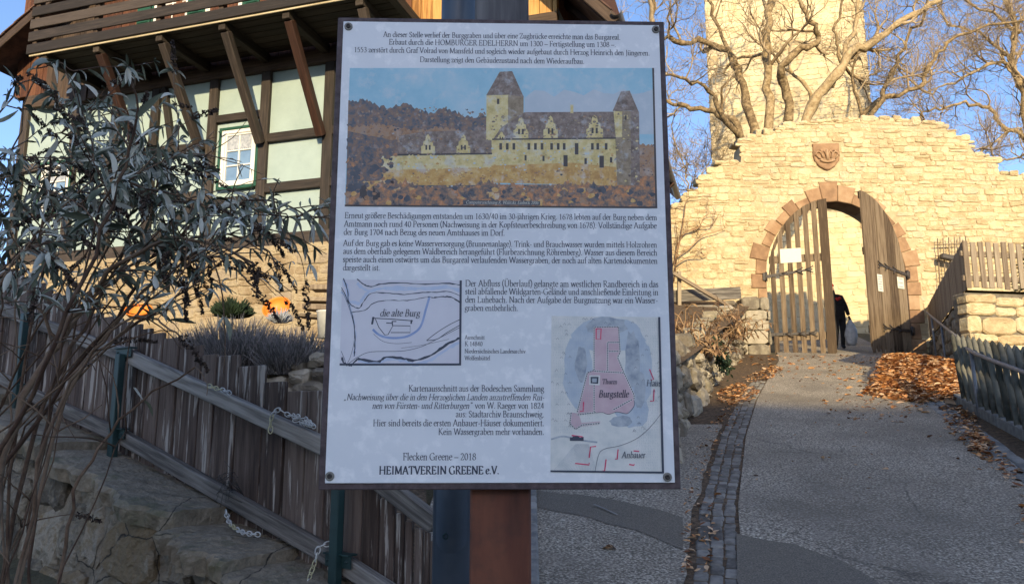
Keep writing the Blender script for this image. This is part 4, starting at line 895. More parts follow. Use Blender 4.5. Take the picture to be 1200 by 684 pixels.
# plinth
mb = MB(); pf = lambda u, v, d: hw_(u, v, .05 + d)
masonry(mb, pf, uL - .02, uR, lambda u: 2.2, lambda u: zP - .08, (.10, .19), (.2, .55), proud=.015, jd=.012, jit=.012, gap=.014, bev=.014, back=.08, seed=8)
hbox(mb, uL - .01, uR + .02, 1.4, zP - .015, -.3, .052, 1); mb.build('plinth', [MT['plinthstone'], MT['plinthstone']], house)
# timbers
pw_ = .155
sills = MB(); hbox(sills, uL, uR, zP - .02, zP + .17, -.1, .035, along='u'); sills.build('sill_beam', MT['beam'], house)
mb = MB(); hbox(mb, uL, uR, zC - .06, zC + .16, -.1, .03, along='u'); mb.build('wall_plate', MT['darkwood'], house)
posts_u = [hpx(px, 150)[0] for px in (28, 88, 134, 180, 248, 309, 384, 455, 530, 600)] + [uR - .1]
mb = MB()
for u in posts_u: hbox(mb, u - pw_ / 2, u + pw_ / 2, zP + .17, zC - .06, -.1, .02)
z1_ = hpx(345, 158)[1]; z2_ = hpx(345, 217)[1]
for a, b in zip(posts_u, posts_u[1:]):
    if abs(a - posts_u[4]) < .01: continue
    hbox(mb, a + pw_ / 2, b - pw_ / 2, z1_ - .07, z1_ + .07, -.1, .017, along='u'); hbox(mb, a + pw_ / 2, b - pw_ / 2, z2_ - .07, z2_ + .07, -.1, .017, along='u')
ua, ub = posts_u[4] + pw_ / 2, posts_u[5] - pw_ / 2
zh = hpx(280, 138)[1]; zs_ = hpx(280, 232)[1]
hbox(mb, ua, ub, zh - .04, zh + .08, -.1, .017, along='u'); hbox(mb, ua, ub, zs_ - .10, zs_ + .03, -.1, .017, along='u')
p_, q_ = hw_(hpx(191, 118)[0], zC - .06, -.01), hw_(hpx(202, 160)[0], z1_ + .07, -.01); mb.beam(p_, q_, .10, .08, up=hN)
mb.beam(hw_(posts_u[3] + .1, zP + .2, -.012), hw_(posts_u[4] - .08, z2_ - .08, -.012), .12, .08, up=hN)
# timbers on the right-hand side wall
for k in range(6): p = hw_(uR, 0, -.2 - k * 1.2); mb.box(p + Z * (zP + zC) / 2, hU * .02, hN * .07, Z * (zC - zP) / 2, .004)
mb.build('timber_frame', MT['beam'], house)
# --- window helper (wall opening is shown by its own frame, pane and curtain)
def window(u0, u1, z0, z1, nx=2, nz=3, fw_=.06, surround='green', curtain=True, n=0.012):
    mb = MB(); s_ = .045
    for a in ((u0 - s_, u0, z0 - s_, z1 + s_), (u1, u1 + s_, z0 - s_, z1 + s_)): hbox(mb, a[0], a[1], a[2], a[3], -.06, n + .022)
    hbox(mb, u0, u1, z1, z1 + s_, -.06, n + .020, along='u'); hbox(mb, u0, u1, z0 - s_ * 1.2, z0, -.06, n + .03, along='u')
    wn = mb.build('window', MT[surround], house)
    mb = MB()
    hbox(mb, u0, u0 + fw_, z0, z1, -.05, n + .012); hbox(mb, u1 - fw_, u1, z0, z1, -.05, n + .012)
    hbox(mb, u0 + fw_, u1 - fw_, z1 - fw_, z1, -.05, n + .010, along='u'); hbox(mb, u0 + fw_, u1 - fw_, z0, z0 + fw_, -.05, n + .010, along='u')
    f2 = fw_ + .03; t = .012
    for a, b, c, d in ((u0 + fw_, u0 + f2, z0 + fw_, z1 - fw_), (u1 - f2, u1 - fw_, z0 + fw_, z1 - fw_)): hbox(mb, a, b, c, d, -.04, n - .002)
    for c, d in ((z0 + fw_, z0 + f2), (z1 - f2, z1 - fw_)): hbox(mb, u0 + f2, u1 - f2, c, d, -.04, n - .004, along='u')
    for i in range(1, nx): uu = u0 + f2 + (u1 - u0 - 2 * f2) * i / nx; hbox(mb, uu - t, uu + t, z0 + f2, z1 - f2, -.038, n - .008)
    for i in range(1, nz): z_ = z0 + f2 + (z1 - z0 - 2 * f2) * i / nz; hbox(mb, u0 + f2, u1 - f2, z_ - t, z_ + t, -.038, n - .010, along='u')
    mb.build('frame', MT['white'], wn)
    mb = MB(); mb.poly([hw_(u0 + .02, z0 + .02, n - .03), hw_(u1 - .02, z0 + .02, n - .03), hw_(u1 - .02, z1 - .02, n - .03), hw_(u0 + .02, z1 - .02, n - .03)])
    mb.build('pane', MT['glass'], wn)
    if curtain:
        mb = MB(); k = 12; hgt = (z1 - z0) * .27; pts = []
        for i in range(k * 2 + 1):
            uu = u0 + f2 + (u1 - u0 - 2 * f2) * i / (2 * k); pts.append(hw_(uu, z1 - f2 - hgt + (.035 if i % 2 else 0), n - .022))
        mb.prism(pts + [hw_(u1 - f2, z1 - f2, n - .022), hw_(u0 + f2, z1 - f2, n - .022)], hN * .003)
        for cu_, wd_, h_ in ():   # house plants / figures on the sill
            a = u0 + f2 + (u1 - u0 - 2 * f2) * cu_; pts = []
            for i in range(11): t_ = i / 10; pts.append(hw_(a + wd_ * math.cos(math.pi * (1 - t_)) * rng.uniform(.7, 1.1), z0 + f2 + (z1 - z0) * h_ * math.sin(math.pi * t_) * rng.uniform(.8, 1.15), n - .021))
            mb.prism(pts, hN * .003)
        mb.build('curtain', MT['lace'], wn)
    return wn
u0, z0 = hpx(257, 220); u1, z1 = hpx(302, 149)
window(u0, u1, z0 + .0, z1)
u0b, z0b = hpx(44, 250); u1b, z1b = hpx(84, 190); window(u0b, u1b, z0b, z1b)
print('window', u1 - u0, z1 - z0)
# --- upper storey cladding behind the balcony
zT = zC + 3.2
mb = MB(); u = uL - .3
uo = hpx(455, 10)[0]
while u < uR:
    l = rng.uniform(.13, .19); hbox(mb, u + .004, min(u + l, uR) - .004, zC + .17, zT, -.12, .0 + rng.uniform(-.006, .01), 1 if u > hpx(478, 20)[0] else 0); u += l
mb.build('cladding', [MT['redplank'], MT['honey']], house)
mb = MB(); hbox(mb, uL - .3, uR, zC + .25, zT, -DEP, -.125); mb.build('upper_wall', MT['redplank'], house)
def wpx(a, b, c, d): (q, w1), (e, w2) = hpx(a, d), hpx(b, c); return q, e, w1, w2
zu0, zu1 = zC + .85, zC + 1.95
for a, b in ((181, 222), (240, 284)):
    ua_, ub_ = hpx(a, 20)[0], hpx(b, 20)[0]; window(ua_, ub_, zu0, zu1, 2, 2)
    for s0, s1 in ((ua_ - .32, ua_ - .06), (ub_ + .06, ub_ + .32)):
        mb = MB(); hbox(mb, s0, s1, zu0 - .05, zu1 + .05, .015, .045)
        for k in range(8): hbox(mb, s0 + .03, s1 - .03, zu0 + k * .135, zu0 + k * .135 + .06, .045, .056, along='u')
        mb.build('shutter', MT['green'], house)
# --- balcony
BD = 1.1
def bpx(px, py): return hpx(px, py, BD)
ub0, zfb = bpx(36, 69); ub1 = bpx(462, 0)[0]; _, zf2 = bpx(397, 0)
ub1 = hpx(488, 40)[0]
print('balcony z', zfb, zf2, 'u', ub0, ub1, 'zC', zC)
zD = (zfb + zf2) / 2
bal = MB(); k = 7
for i in range(k):
    n0_, n1_ = .03 + i * (BD - .03) / k, .03 + (i + 1) * (BD - .03) / k - .006; hbox(bal, ub0, ub1, zD + .055, zD + .085, n0_, n1_, along='u')
bal_o = bal.build('balcony', MT['deckwood'], house)
mb = MB(); hbox(mb, ub0 - .02, ub1, zD, zD + .05, BD + .001, BD + .022, along='u'); mb.build('edge_strip', MT['fascia'], bal_o)
jo = [hpx(px, 100, .5)[0] for px in (142, 214, 283, 353)]
jo = [hpx(px, py)[0] for px, py in ((175, 95), (244, 87), (313, 77), (383, 63))]; jd_ = jo[1] - jo[0]
jo = [jo[0] - 1.0] + jo + [jo[-1] + jd_ * .98, jo[-1] + jd_ * 1.4]
for u in jo:
    mb = MB(); hbox(mb, u - .055, u + .055, zD - .09, zD + .052, .0, BD - .02, along='n'); mb.build('joist', MT['deckwood'], bal_o)
for i, u in enumerate(jo[1:6]):
    zb_ = hpx(383, 160)[1]; mb = MB()
    mb.beam(hw_(u, zb_, .06), hw_(u, zD - .07, BD - .12), .12, .12, up=hU, b=.01); mb.build('brace', MT['redbeam' if i in (0, 3) else 'beam'], house)
mb = MB(); hr = []
z0_ = zD + .03
for k in range(6):
    hbox(mb, ub0 - .05 + .01 * k, ub1, z0_ + k * .205, z0_ + k * .205 + .155, BD + .024, BD + .052, along='u')
mb.build('railing_board', MT['beam'], bal_o)
for u in [ub0 + .06] + jo[1:] + [ub1 - .05]:
    mb = MB(); hbox(mb, u - .04, u + .04, zD + .09, zD + 1.2, BD - .07, BD + .022); mb.build('railing_post', MT['darkwood'], bal_o)
# left end boarding under the balcony and gable corner
mb = MB(); uu = ub0 - .9
while uu < hpx(100, 100)[0]:
    hbox(mb, uu, uu + .125, zC - .10, zT, -.12 - .0, .05 + rng.uniform(0, .008)); uu += .13
mb.build('side_boarding', MT['darkwood'], house)
mb = MB(); hbox(mb, ub0 - 1.6, hpx(40, 100)[0], zC - .3, zT, -3, -.13); mb.build('side_wing', MT['darkwood'], house)
# --- roof
RO = .55
q0, q1 = hpx(45, 5, RO), hpx(0, 45, RO); slope = (q0[1] - q1[1]) / (q0[0] - q1[0])
er = hpx(716, 17, RO); ridge_u = 1.0
z_ridge_l = q0[1] + slope * (ridge_u - q0[0])
print('roof', q0, q1, slope, er, z_ridge_l)
def slab3(mb, u_a, z_a, u_b, z_b, n0_, n1_, t, m=0):
    d = (hU * (u_b - u_a) + Z * (z_b - z_a)); L_ = d.length; d.normalize(); up = hN.cross(d); up = up if up.z > 0 else -up
    c = (hw_(u_a, z_a, 0) + hw_(u_b, z_b, 0)) / 2 + hN * (n0_ + n1_) / 2
    mb.box(c + up * t / 2, hN * (n1_ - n0_) / 2, up * t / 2, d * L_ / 2, .008, m)
def tiles(u_a, z_a, u_b, z_b, name):
    mb = MB(); n_ = int(math.hypot(u_b - u_a, z_b - z_a) / .3)
    slab3(mb, u_a, z_a, u_b, z_b, -DEP - .5, RO - .04, .05)
    for i in range(n_):
        t0, t1 = i / n_, (i + 1.25) / n_
        for j in range(30):
            na = RO - (RO + DEP + .5) * j / 30; nb = RO - (RO + DEP + .5) * (j + 1) / 30 + .008
            a, b = (u_a + (u_b - u_a) * t0, z_a + (z_b - z_a) * t0), (u_a + (u_b - u_a) * t1, z_a + (z_b - z_a) * t1)
            slab3(mb, a[0], a[1] + .052 + .012, b[0], b[1] + .052 - .006 + .03 * 0, nb, na, .022)
    return mb.build(name, MT['tile'], house)
ul = q1[0] - .5; zl = q1[1] - slope * .5
tiles(ul, zl, ridge_u, z_ridge_l, 'roof'); tiles(er[0], er[1], ridge_u, z_ridge_l, 'roof')
mb = MB()
slab3(mb, ul, zl - .15, ridge_u, z_ridge_l - .15, RO - .05, RO - .015, .14); slab3(mb, er[0], er[1] - .14, ridge_u, z_ridge_l - .14, RO - .05, RO - .015, .14)
mb.build('barge_board', MT['darkwood'], house)
mb = MB()
for k in range(9):
    n_ = RO - .2 - k * .85; d_ = .9; sr = (z_ridge_l - er[1]) / (ridge_u - er[0])
    slab3(mb, er[0] - .0 + .02, er[1] - .15, er[0] - d_, er[1] - .15 + sr * -d_, n_ - .06, n_ + .06, .13)
mb.build('rafter_end', MT['redbeam'], house)
mb = MB(); n_ = 8
for i in range(n_):
    a0, a1 = math.pi * (1 + i / n_), math.pi * (1 + (i + 1) / n_)
    p = [hw_(er[0] + .07 + .07 * math.cos(a), er[1] + .02 + .07 * math.sin(a), RO + .05) for a in (a0, a1)]; q = [x_ - hN * (DEP + 1.1) for x_ in p]
    mb.poly([p[0], p[1], q[1], q[0]])
mb.build('gutter', MT['galv'], house)
# gable infill above the cladding
mb = MB(); zt_ = z_ridge_l - .2
sr = (z_ridge_l - er[1]) / (ridge_u - er[0])
mb.prism([hw_(uL - .3, zT, -.01), hw_(uR, zT, -.01), hw_(uR, max(zT + .01, er[1] + sr * (uR - er[0]) - .2), -.01), hw_(ridge_u, zt_, -.01), hw_(uL - .3, max(zT + .01, q1[1] + slope * (uL - .3 - q1[0]) - .2), -.01)], -hN * .12)
mb.build('gable', MT['redplank'], house)

# ------------------------------------------------------------------ gate wall
YG = 20.0
def g2(px, py, Y=YG): p = at(px, py, Y); return p.x, p.z
gzb = gz(8.6, YG)
GF = lambda u, v, d: V3((u, YG - d, v))
gate = thing('gate_wall', 'sunlit sandstone castle gate wall with ragged top and pointed red sandstone archway', 'wall', (8.6, YG, gzb))
outl = [g2(*p) for p in ((700, 300), (760, 262), (787, 243), (812, 222), (833, 200), (842, 190), (868, 186), (870, 163), (896, 153), (925, 146), (958, 140), (1000, 138), (1050, 136), (1062, 140), (1092, 142), (1106, 144), (1116, 158), (1132, 160), (1142, 176), (1166, 184), (1172, 200), (1215, 206), (1300, 214), (1420, 235))]
gtop = lambda u: interp(outl, u)[1]
xl, xr = g2(903, 415)[0], g2(1070, 415)[0]; xa, za = g2(977, 236); zs = g2(986, 322)[1]
def arch(grow=0., n=14):
    """left base -> apex -> right base; grow widens it outwards"""
    L_, R_ = xl - grow, xr + grow; top = za + grow * 1.1; pts = [(L_, gzb - .6)]
    for i in range(n + 1):
        t = i / n; a = math.pi / 2 * t; pts.append((L_ + (xa - L_) * (1 - math.cos(a)) ** .92, zs + (top - zs) * math.sin(a) ** .95))
    for i in range(n, -1, -1):
        t = i / n; a = math.pi / 2 * t; pts.append((R_ + (xa - R_) * (1 - math.cos(a)) ** .92, zs + (top - zs) * math.sin(a) ** .95))
    return pts + [(R_, gzb - .6)]
def in_poly(p, poly):
    c = False; j = len(poly) - 1
    for i in range(len(poly)):
        if (poly[i][1] > p[1]) != (poly[j][1] > p[1]) and p[0] < (poly[j][0] - poly[i][0]) * (p[1] - poly[i][1]) / (poly[j][1] - poly[i][1]) + poly[i][0]: c = not c
        j = i
    return c
AI = arch(.20); A0 = arch(0.)
shield_c = g2(968, 184)
def ins(a, b, lo, hi):
    for p in ((a, lo), (b, lo), (a, hi), (b, hi), ((a + b) / 2, (lo + hi) / 2)):
        if in_poly(p, AI): return False
    if abs((a + b) / 2 - shield_c[0]) < .40 and abs((lo + hi) / 2 - shield_c[1]) < .40: return False
    return True
x0_, x1_ = outl[0][0], outl[-1][0]
mb = MB()
masonry(mb, GF, x0_, x1_, lambda u: gzb - .6 + .0, gtop, (.075, .20), (.12, .50), ins, proud=.004, jd=.016, jit=.022, gap=.008, bev=.016, back=.08, wave=.05, thin=.15, seed=11)
poly = [(x, z - .10) for x, z in outl]; ring = [(x0_, gzb - .8)] + poly + [(x1_, gzb - .8)] + [(x, z) for x, z in arch(.03)[::-1]]
mb.prism([V3((x, YG + .013, z)) for x, z in ring], V3((0, .8, 0)), 1)
gt_o = mb.build('masonry', [MT['stone'], MT['mortar']], gate)
# loose ragged stones along the broken top
mb = MB(); x = x0_
while x < x1_:
    l = rng.uniform(.18, .42); h = rng.uniform(.08, .2); zt = gtop(x + l / 2) - .06
    for dy in (.22, .52): stone(mb, lambda u, v, d: V3((u, YG + .05 + dy - .2 - d, v)), x, x + l, zt - .05 + rng.uniform(-.05, .02), zt + h * rng.uniform(.3, .9), .1, .03, .03, .3)
    x += l * rng.uniform(.9, 1.3)
mb.build('broken_top', MT['stone'], gate)
# voussoirs
mb = MB()
def norm2(a, b): l = math.hypot(b[0] - a[0], b[1] - a[1]); return ((b[0] - a[0]) / l, (b[1] - a[1]) / l)
path = arch(0., 40); cum = [0]
for a, b in zip(path, path[1:]): cum.append(cum[-1] + math.dist(a, b))
def pa(s):
    for i in range(len(cum) - 1):
        if cum[i] <= s <= cum[i + 1]:
            t = (s - cum[i]) / (cum[i + 1] - cum[i]); a, b = path[i], path[i + 1]; d = norm2(a, b); return (a[0] + (b[0] - a[0]) * t, a[1] + (b[1] - a[1]) * t), (-d[1], d[0])
    return path[-1], (1, 0)
s = .5; k = 0; apex_s = cum[41]
while s < cum[-1] - .5:
    l = rng.uniform(.30, .42); (p, n1), (q, n2) = pa(s + .006), pa(min(s + l - .006, cum[-1] - .01))
    mid = s + l / 2; dep_ = (.42 if k % 2 else .28) + rng.uniform(-.06, .06)
    if abs(mid - apex_s) < l * .5: dep_ = .56
    v = [p, q, (q[0] + n2[0] * dep_, q[1] + n2[1] * dep_), (p[0] + n1[0] * dep_, p[1] + n1[1] * dep_)]
    v = [(a + rng.uniform(-.012, .012) * (i > 1), b + rng.uniform(-.012, .012) * (i > 1)) for i, (a, b) in enumerate(v)]; r = rng.random(); d0 = .020 + rng.uniform(0, .016); c = (sum(a for a, b in v) / 4, sum(b for a, b in v) / 4)
    A_ = [mb.vert(GF(a, b, -.60), r) for a, b in v]; B_ = [mb.vert(GF(a, b, d0 - .015), r) for a, b in v]; C_ = [mb.vert(GF(a + (c[0] - a) * .07, b + (c[1] - b) * .07, d0), r) for a, b in v]
    for i in range(4):
        j = (i + 1) % 4; mb.face([A_[j], A_[i], B_[i], B_[j]]); mb.face([B_[j], B_[i], C_[i], C_[j]])
    mb.face(C_[::-1]); s += l; k += 1
mb.build('arch_stones', MT['redstone'], gate)
# crest: shield with carved crown
mb = MB(); sx, sz = shield_c
def sh(k): return [(sx + a * .36 * k, sz + b * .36 * k) for a, b in ((-1, 1.0), (1, 1.05), (1, .1), (.9, -.35), (.6, -.75), (.2, -1.0), (0, -1.06), (-.2, -1.0), (-.6, -.75), (-.9, -.35), (-1, .1))]
A_, B_, C_ = ([mb.vert(GF(a, b, d), .3) for a, b in sh(k)] for k, d in ((1, -.1), (1, .045), (.93, .065))); n = 11
for r1, r2 in ((A_, B_), (B_, C_)):
    for i in range(n): mb.face([r1[i], r1[(i + 1) % n], r2[(i + 1) % n], r2[i]])
mb.face(C_); crest = mb.build('crest_shield', MT['redstone'], gate)
mb = MB(); q = lambda a, b, d=.085: GF(sx + a * .36, sz + b * .36, d)
mb.tube([q(-.55, -.30), q(-.3, -.42), q(0, -.46), q(.3, -.42), q(.55, -.30)], .035, 8); mb.tube([q(-.60, -.16), q(-.3, -.28), q(0, -.32), q(.3, -.28), q(.60, -.16)], .022, 8)
for a in (-1, 1):
    mb.tube([q(a * .58, -.2), q(a * .80, .05), q(a * .84, .25), q(a * .62, .36), q(a * .42, .2), q(a * .3, -.2)], [.03, .03, .028, .026, .026, .03], 7)
    mb.tube([q(a * .30, -.2), q(a * .42, .2), q(a * .28, .42), q(a * .12, .25), q(0, -.25)], .026, 7); mb.lathe(q(a * .84, .10, .08), (0, -1, 0), [(.001, .05), (.03, .035), (.04, 0)], 8); mb.lathe(q(a * .52, .42, .08), (0, -1, 0), [(.001, .05), (.025, .03), (.03, 0)], 8)
mb.tube([q(0, -.3), q(.0, .2), q(0, .55)], [.05, .035, .01], 7); mb.tube([q(-.12, .36), q(.12, .36)], .02, 6)
mb.build('crown_relief', MT['redstone'], crest)
# iron tie rod behind arch
# ------------------------------------------------------------------ gate leaves
def leaf(name, label, hinge, free, top_f, nslat, gapk, flip, z_b, notices):
    """hinge, free: (x, y) feet of the leaf; planks follow the arch line"""
    h, f_ = V3((*hinge, 0)), V3((*free, 0)); U = (f_ - h).normalized(); W_ = (f_ - h).length; N_ = V3((U.y, -U.x, 0)); N_ = N_ if N_.y < 0 else -N_
    t = thing(name, label, 'gate', h + Z * z_b); P = lambda u, z, n=0.: h + U * u + N_ * n + Z * z
    mb = MB(); wd = W_ / nslat
    for i in range(nslat):
        a, b = i * wd, (i + 1) * wd; g_ = wd * gapk / 2 if i < nslat - 1 else .006
        if i == nslat - 1: a -= wd * gapk * .1
        a += g_; b -= g_; za_, zb_ = top_f(a / W_), top_f(b / W_); zl = z_b + rng.uniform(-.03, .03); tip = .18; m_ = (a + b) / 2
        pts = [(a, zl + tip), (m_ - .02, zl), (m_ + .02, zl), (b, zl + tip), (b, zb_), (a, za_)]; th = .045; dd = rng.uniform(-.006, .006); r = rng.random(); off = V3((rng.random() * 9, rng.random() * 9, 0))
        A_ = [mb.vert(P(u, z, dd), r, off + V3((u, 0, z))) for u, z in pts]; B_ = [mb.vert(P(u, z, dd - th), r, off + V3((u, .05, z))) for u, z in pts]
        mb.face(A_); mb.face(B_[::-1])
        for k in range(6): mb.face([A_[(k + 1) % 6], A_[k], B_[k], B_[(k + 1) % 6]])
    mb.build('planks', MT['gatewood'], t)
    for zf in (.62, .14):
        z = z_b + (za - z_b) * zf; mb = MB(); mb.box(P(W_ / 2, z, -.07), N_ * .022, Z * .10, U * (W_ / 2 - .03), .006); mb.build('ledge', MT['gatewood'], t)
    # curved head board following the arch
    mb = MB(); n = 16
    for i in range(n):
        a, b = i / n * .985, (i + 1) / n * .985; za_, zb_ = top_f(a), top_f(b); r = .4
        q = [P(a * W_, za_, -.045), P(b * W_, zb_, -.045), P(b * W_, zb_ - .17, -.045), P(a * W_, max(za_ - .22, z_b + .3), -.045)]; mb.prism(q, -N_ * .05, 0, r)
    mb.build('head_board', MT['gatewood'], t)
    for zf, dz in ((.515, .13), (.155, .0)):
        z = z_b + (za - z_b) * zf; mb = MB(); e = W_ * .70
        for k in range(8):
            u0, u1 = -.06 + (e + .06) * k / 8, -.06 + (e + .06) * (k + 1) / 8; w0 = .055 * (1 - .6 * k / 8)
            zz0, zz1 = z + dz * max(0, u0) / e, z + dz * max(0, u1) / e
            mb.beam(P(u0, zz0, .012 + .0006 * k), P(u1 + .004, zz1, .012 + .0006 * k), w0 * 1.6, .016, up=N_, b=.002)
        for u in (e * .45, e * .75, e * .98):      # curled iron leaves
            zc_ = z + dz * u / e
            for sg in (-1, 1): mb.tube([P(u - .16, zc_, .02), P(u - .05, zc_ + sg * .035, .022), P(u + .04, zc_ + sg * .085, .022), P(u + .02, zc_ + sg * .11, .022)], [.016, .016, .013, .006], 6)
        mb.tube([P(-.06, z - .12, .02), P(-.06, z + .12, .02)], .032, 8); mb.box(P(-.10, z, .0), U * .05, N_ * .04, Z * .10, .006)
        for k in range(6): mb.lathe(P(.1 + e * k / 6, z + dz * k / 6 * .9, .02), N_, [(.018, 0), (.014, .012), (.0001, .015)], 7)
        mb.build('strap_hinge', MT['iron'], t)
    for u, z, wn, hn, lines in notices(P, U, N_, W_):
        mb = MB(); mb.box(P(u, z, .012), U * wn / 2, N_ * .004, Z * hn / 2, .001); no = mb.build('notice', MT['paper'], t)
        if lines:
            mb = MB()
            for k in range(lines):
                zz_ = z + hn * (.36 - .72 * k / max(1, lines - 1)); mb.box(P(u, zz_, .0165), U * wn * rng.uniform(.30, .42), N_ * .0006, Z * .007, .0002)
            mb.build('print', INK, no)
    return P, W_
lh, lf = (g2(905, 415)[0], 19.93), (at(982, 420, 19.45).x, 19.45)
tfl = lambda t: zs + (za - .05 - zs) * math.sin(math.acos(max(0, min(1, 1 - (min(1, t) ** (1 / .92)))))) ** .95 - .03
def on_leaf(px, py, h, f_):
    h3 = V3((*h, 0)); U = (V3((*f_, 0)) - h3).normalized(); p = onpl(px, py, h3, V3((U.y, -U.x, 0))); return (p - h3).dot(U), p.z
zbl = at(960, 420.5, 19.6).z
def nl(P, U, N_, W_):
    u, z = on_leaf(926.5, 299.5, lh, lf); return [(u, z, .52, .38, 0)]
leaf('gate_leaf', 'left wooden gate leaf with gaps between its pointed slats and one blank pale notice', lh, lf, tfl, 7, .44, False, zbl, nl)
rh, rf = (g2(1068, 415)[0], 19.93), (at(1023, 412, 18.95).x, 18.95)
zbr = at(1040, 414, 19.3).z; ztr = at(1007, 223, 18.95).z
tfr = lambda t: zs + (ztr - zs) * math.sin(math.acos(max(0, min(1, 1 - (min(1, t) ** (1 / .92)))))) ** .95
def nr(P, U, N_, W_):
    a, b = on_leaf(1031, 331.5, rh, rf), on_leaf(1055, 331.5, rh, rf); return [(a[0], a[1], .22, .44, 6), (b[0], b[1], .30, .30, 3)]
leaf('gate_leaf', 'right wooden gate leaf swung open with close planks and two white notices', rh, rf, tfr, 9, .10, True, zbr, nr)

# ------------------------------------------------------------------ tower behind
YT = 30.0
t0, t1 = at(836, 150, YT).x, at(1014, 150, YT).x
tower = thing('tower', 'tall pale limestone castle tower rising behind the bare tree', 'tower', ((t0 + t1) / 2, YT + 3, gz(8, YT)))
tang = R(17); tU_ = V3((math.cos(tang), -math.sin(tang), 0)); tN_ = V3((-math.sin(tang), -math.cos(tang), 0)); tc_ = V3(((t0 + t1) / 2, YT, 0)); tmid = (t0 + t1) / 2
mb = MB(); TF = lambda u, v, d: tc_ + tU_ * (u - tmid) + tN_ * d + Z * v; zt0 = gz(11, YT) - .5
masonry(mb, TF, t0, t1, lambda u: zt0, lambda u: 26, (.18, .30), (.3, .75), proud=.004, jd=.004, jit=.012, gap=.005, bev=.006, back=.08, wave=.02, seed=21)
TW = t1 - t0
mb.box(TF(tmid, (26 + zt0) / 2, -TW / 2 - .02), tU_ * (TW / 2 - .01), tN_ * TW / 2, Z * (26 - zt0) / 2, .02)
mb.build('masonry', MT['tower'], tower)
for sd_ in (-1, 1):
    mb = MB(); v = zt0; k = 0
    while v < 26:
        h = rng.uniform(.35, .5); l = (.75, .45)[k % 2]; a, b = (t0 - .02, t0 + l) if sd_ < 0 else (t1 - l, t1 + .02)
        stone(mb, TF, a, b, v + .01, v + h - .01, .03, .01, .015, .3); v += h; k += 1
    mb.build('corner_stones', MT['stone'], tower)
# inner yard wall seen low through the arch is the tower's own foot; castle yard ground
# ------------------------------------------------------------------ dry stone wall left of the road
foot = [(1.62, 7.6), (1.98, 8.9), (3.0, 11.3), (4.35, 14.9), (5.75, 18.6), (6.55, 19.9)]
foot = [(Lx(y) - o, y) for y, o in ((7.2, .62), (8.9, .66), (11.3, .62), (14.9, .72), (18.2, .60), (19.7, .50))]
wtz = [at(*p).z for p in ((790, 428, 7.2), (800, 416, 8.9), (838, 396, 11.3), (865, 375, 14.9), (886, 360, 18.2), (896, 352, 19.7))]
lw = thing('dry_stone_wall', 'rough dry stone wall climbing beside the cobbled gutter to the gate', 'wall', (foot[2][0], foot[2][1], gz(*foot[2])))
mb = MB()
for i in range(5):
    a, b = V3((*foot[i], 0)), V3((*foot[i + 1], 0)); d = b - a; ln_ = d.length; d.normalize(); n_ = V3((d.y, -d.x, 0))
    f = planef(a, d, Z, n_); f2 = (lambda f: lambda u, v, dd: f(u, v, dd - .12 * (v - 1.)))(f)
    za_, zb_ = gz(*foot[i]), gz(*foot[i + 1]); T0, T1 = wtz[i], wtz[i + 1]
    big = i < 2
    masonry(mb, f2, 0, ln_ + .1, lambda u: za_ + (zb_ - za_) * u / ln_, lambda u: T0 + (T1 - T0) * u / ln_ + .08 * math.sin(u * 5 + i), (.22, .40) if big else (.10, .24), (.3, .7) if big else (.18, .55), proud=.03, jd=.06, jit=.04, gap=.012, bev=.045, back=.3, wave=.07, seed=30 + i)
    mb.prism([f2(0, za_ - .3, -.06), f2(ln_, zb_ - .3, -.06), f2(ln_, T1 - .08, -.06), f2(0, T0 - .08, -.06)], -n_ * .35, 1)
mb.build('stones', [MT['rubble'], MT['rubble_mortar']], lw)
# stone block pier and plank at the gate end
mb = MB(); pf_ = lambda u, v, d: V3((u, 19.55 - d, v))
x0p, x1p = g2(868, 360, 19.55)[0], g2(902, 360, 19.55)[0]; zb0, zb1 = gz(6, 19.5), g2(880, 347, 19.55)[1]
masonry(mb, pf_, x0p, x1p, lambda u: zb0 - .2, lambda u: zb1, (.26, .42), (.5, .8), proud=.03, jd=.03, jit=.015, gap=.012, bev=.02, back=.5, thin=0, seed=44); mb.build('end_pier', MT['rubble'], lw)
# the rubble wall turns and runs on to the start of the dry stone wall
e0 = tO + tU * tlen; e1 = V3((*foot[0], 0)); ed = e1 - e0; eL = ed.length; ed.normalize(); en = V3((ed.y, -ed.x, 0)); en = en if en.y < 0 else -en
mb = MB(); ef = planef(e0, ed, Z, en)
masonry(mb, ef, -.05, eL + .1, lambda u: gz(*(e0 + ed * u).xy) - .2, lambda u: 2.22 + (wtz[0] - 2.22) * u / eL, (.13, .28), (.18, .5), proud=.02, jd=.05, jit=.035, gap=.015, bev=.04, back=.2, wave=.06, seed=61)
mb.prism([ef(-.1, .9, -.06), ef(eL + .1, .9, -.06), ef(eL + .1, wtz[0] - .08, -.06), ef(-.1, 2.14, -.06)], -en * .35, 1)
mb.build('wall_face', [MT['rubble'], MT['rubble_mortar']], tw)
mb = MB(); q0_, q1_ = e0 + Z * 2.15 - en * .1, e1 + Z * (wtz[0] - .12) - en * .1; h0_, h1_ = hw_(uR - 1.2, 2.6, .1), hw_(uR + .4, 2.7, -3.)
strip(mb, (q0_, q1_), (h0_, h1_)); tag(mb.build('terrace', MT['dirt']), kind='structure')
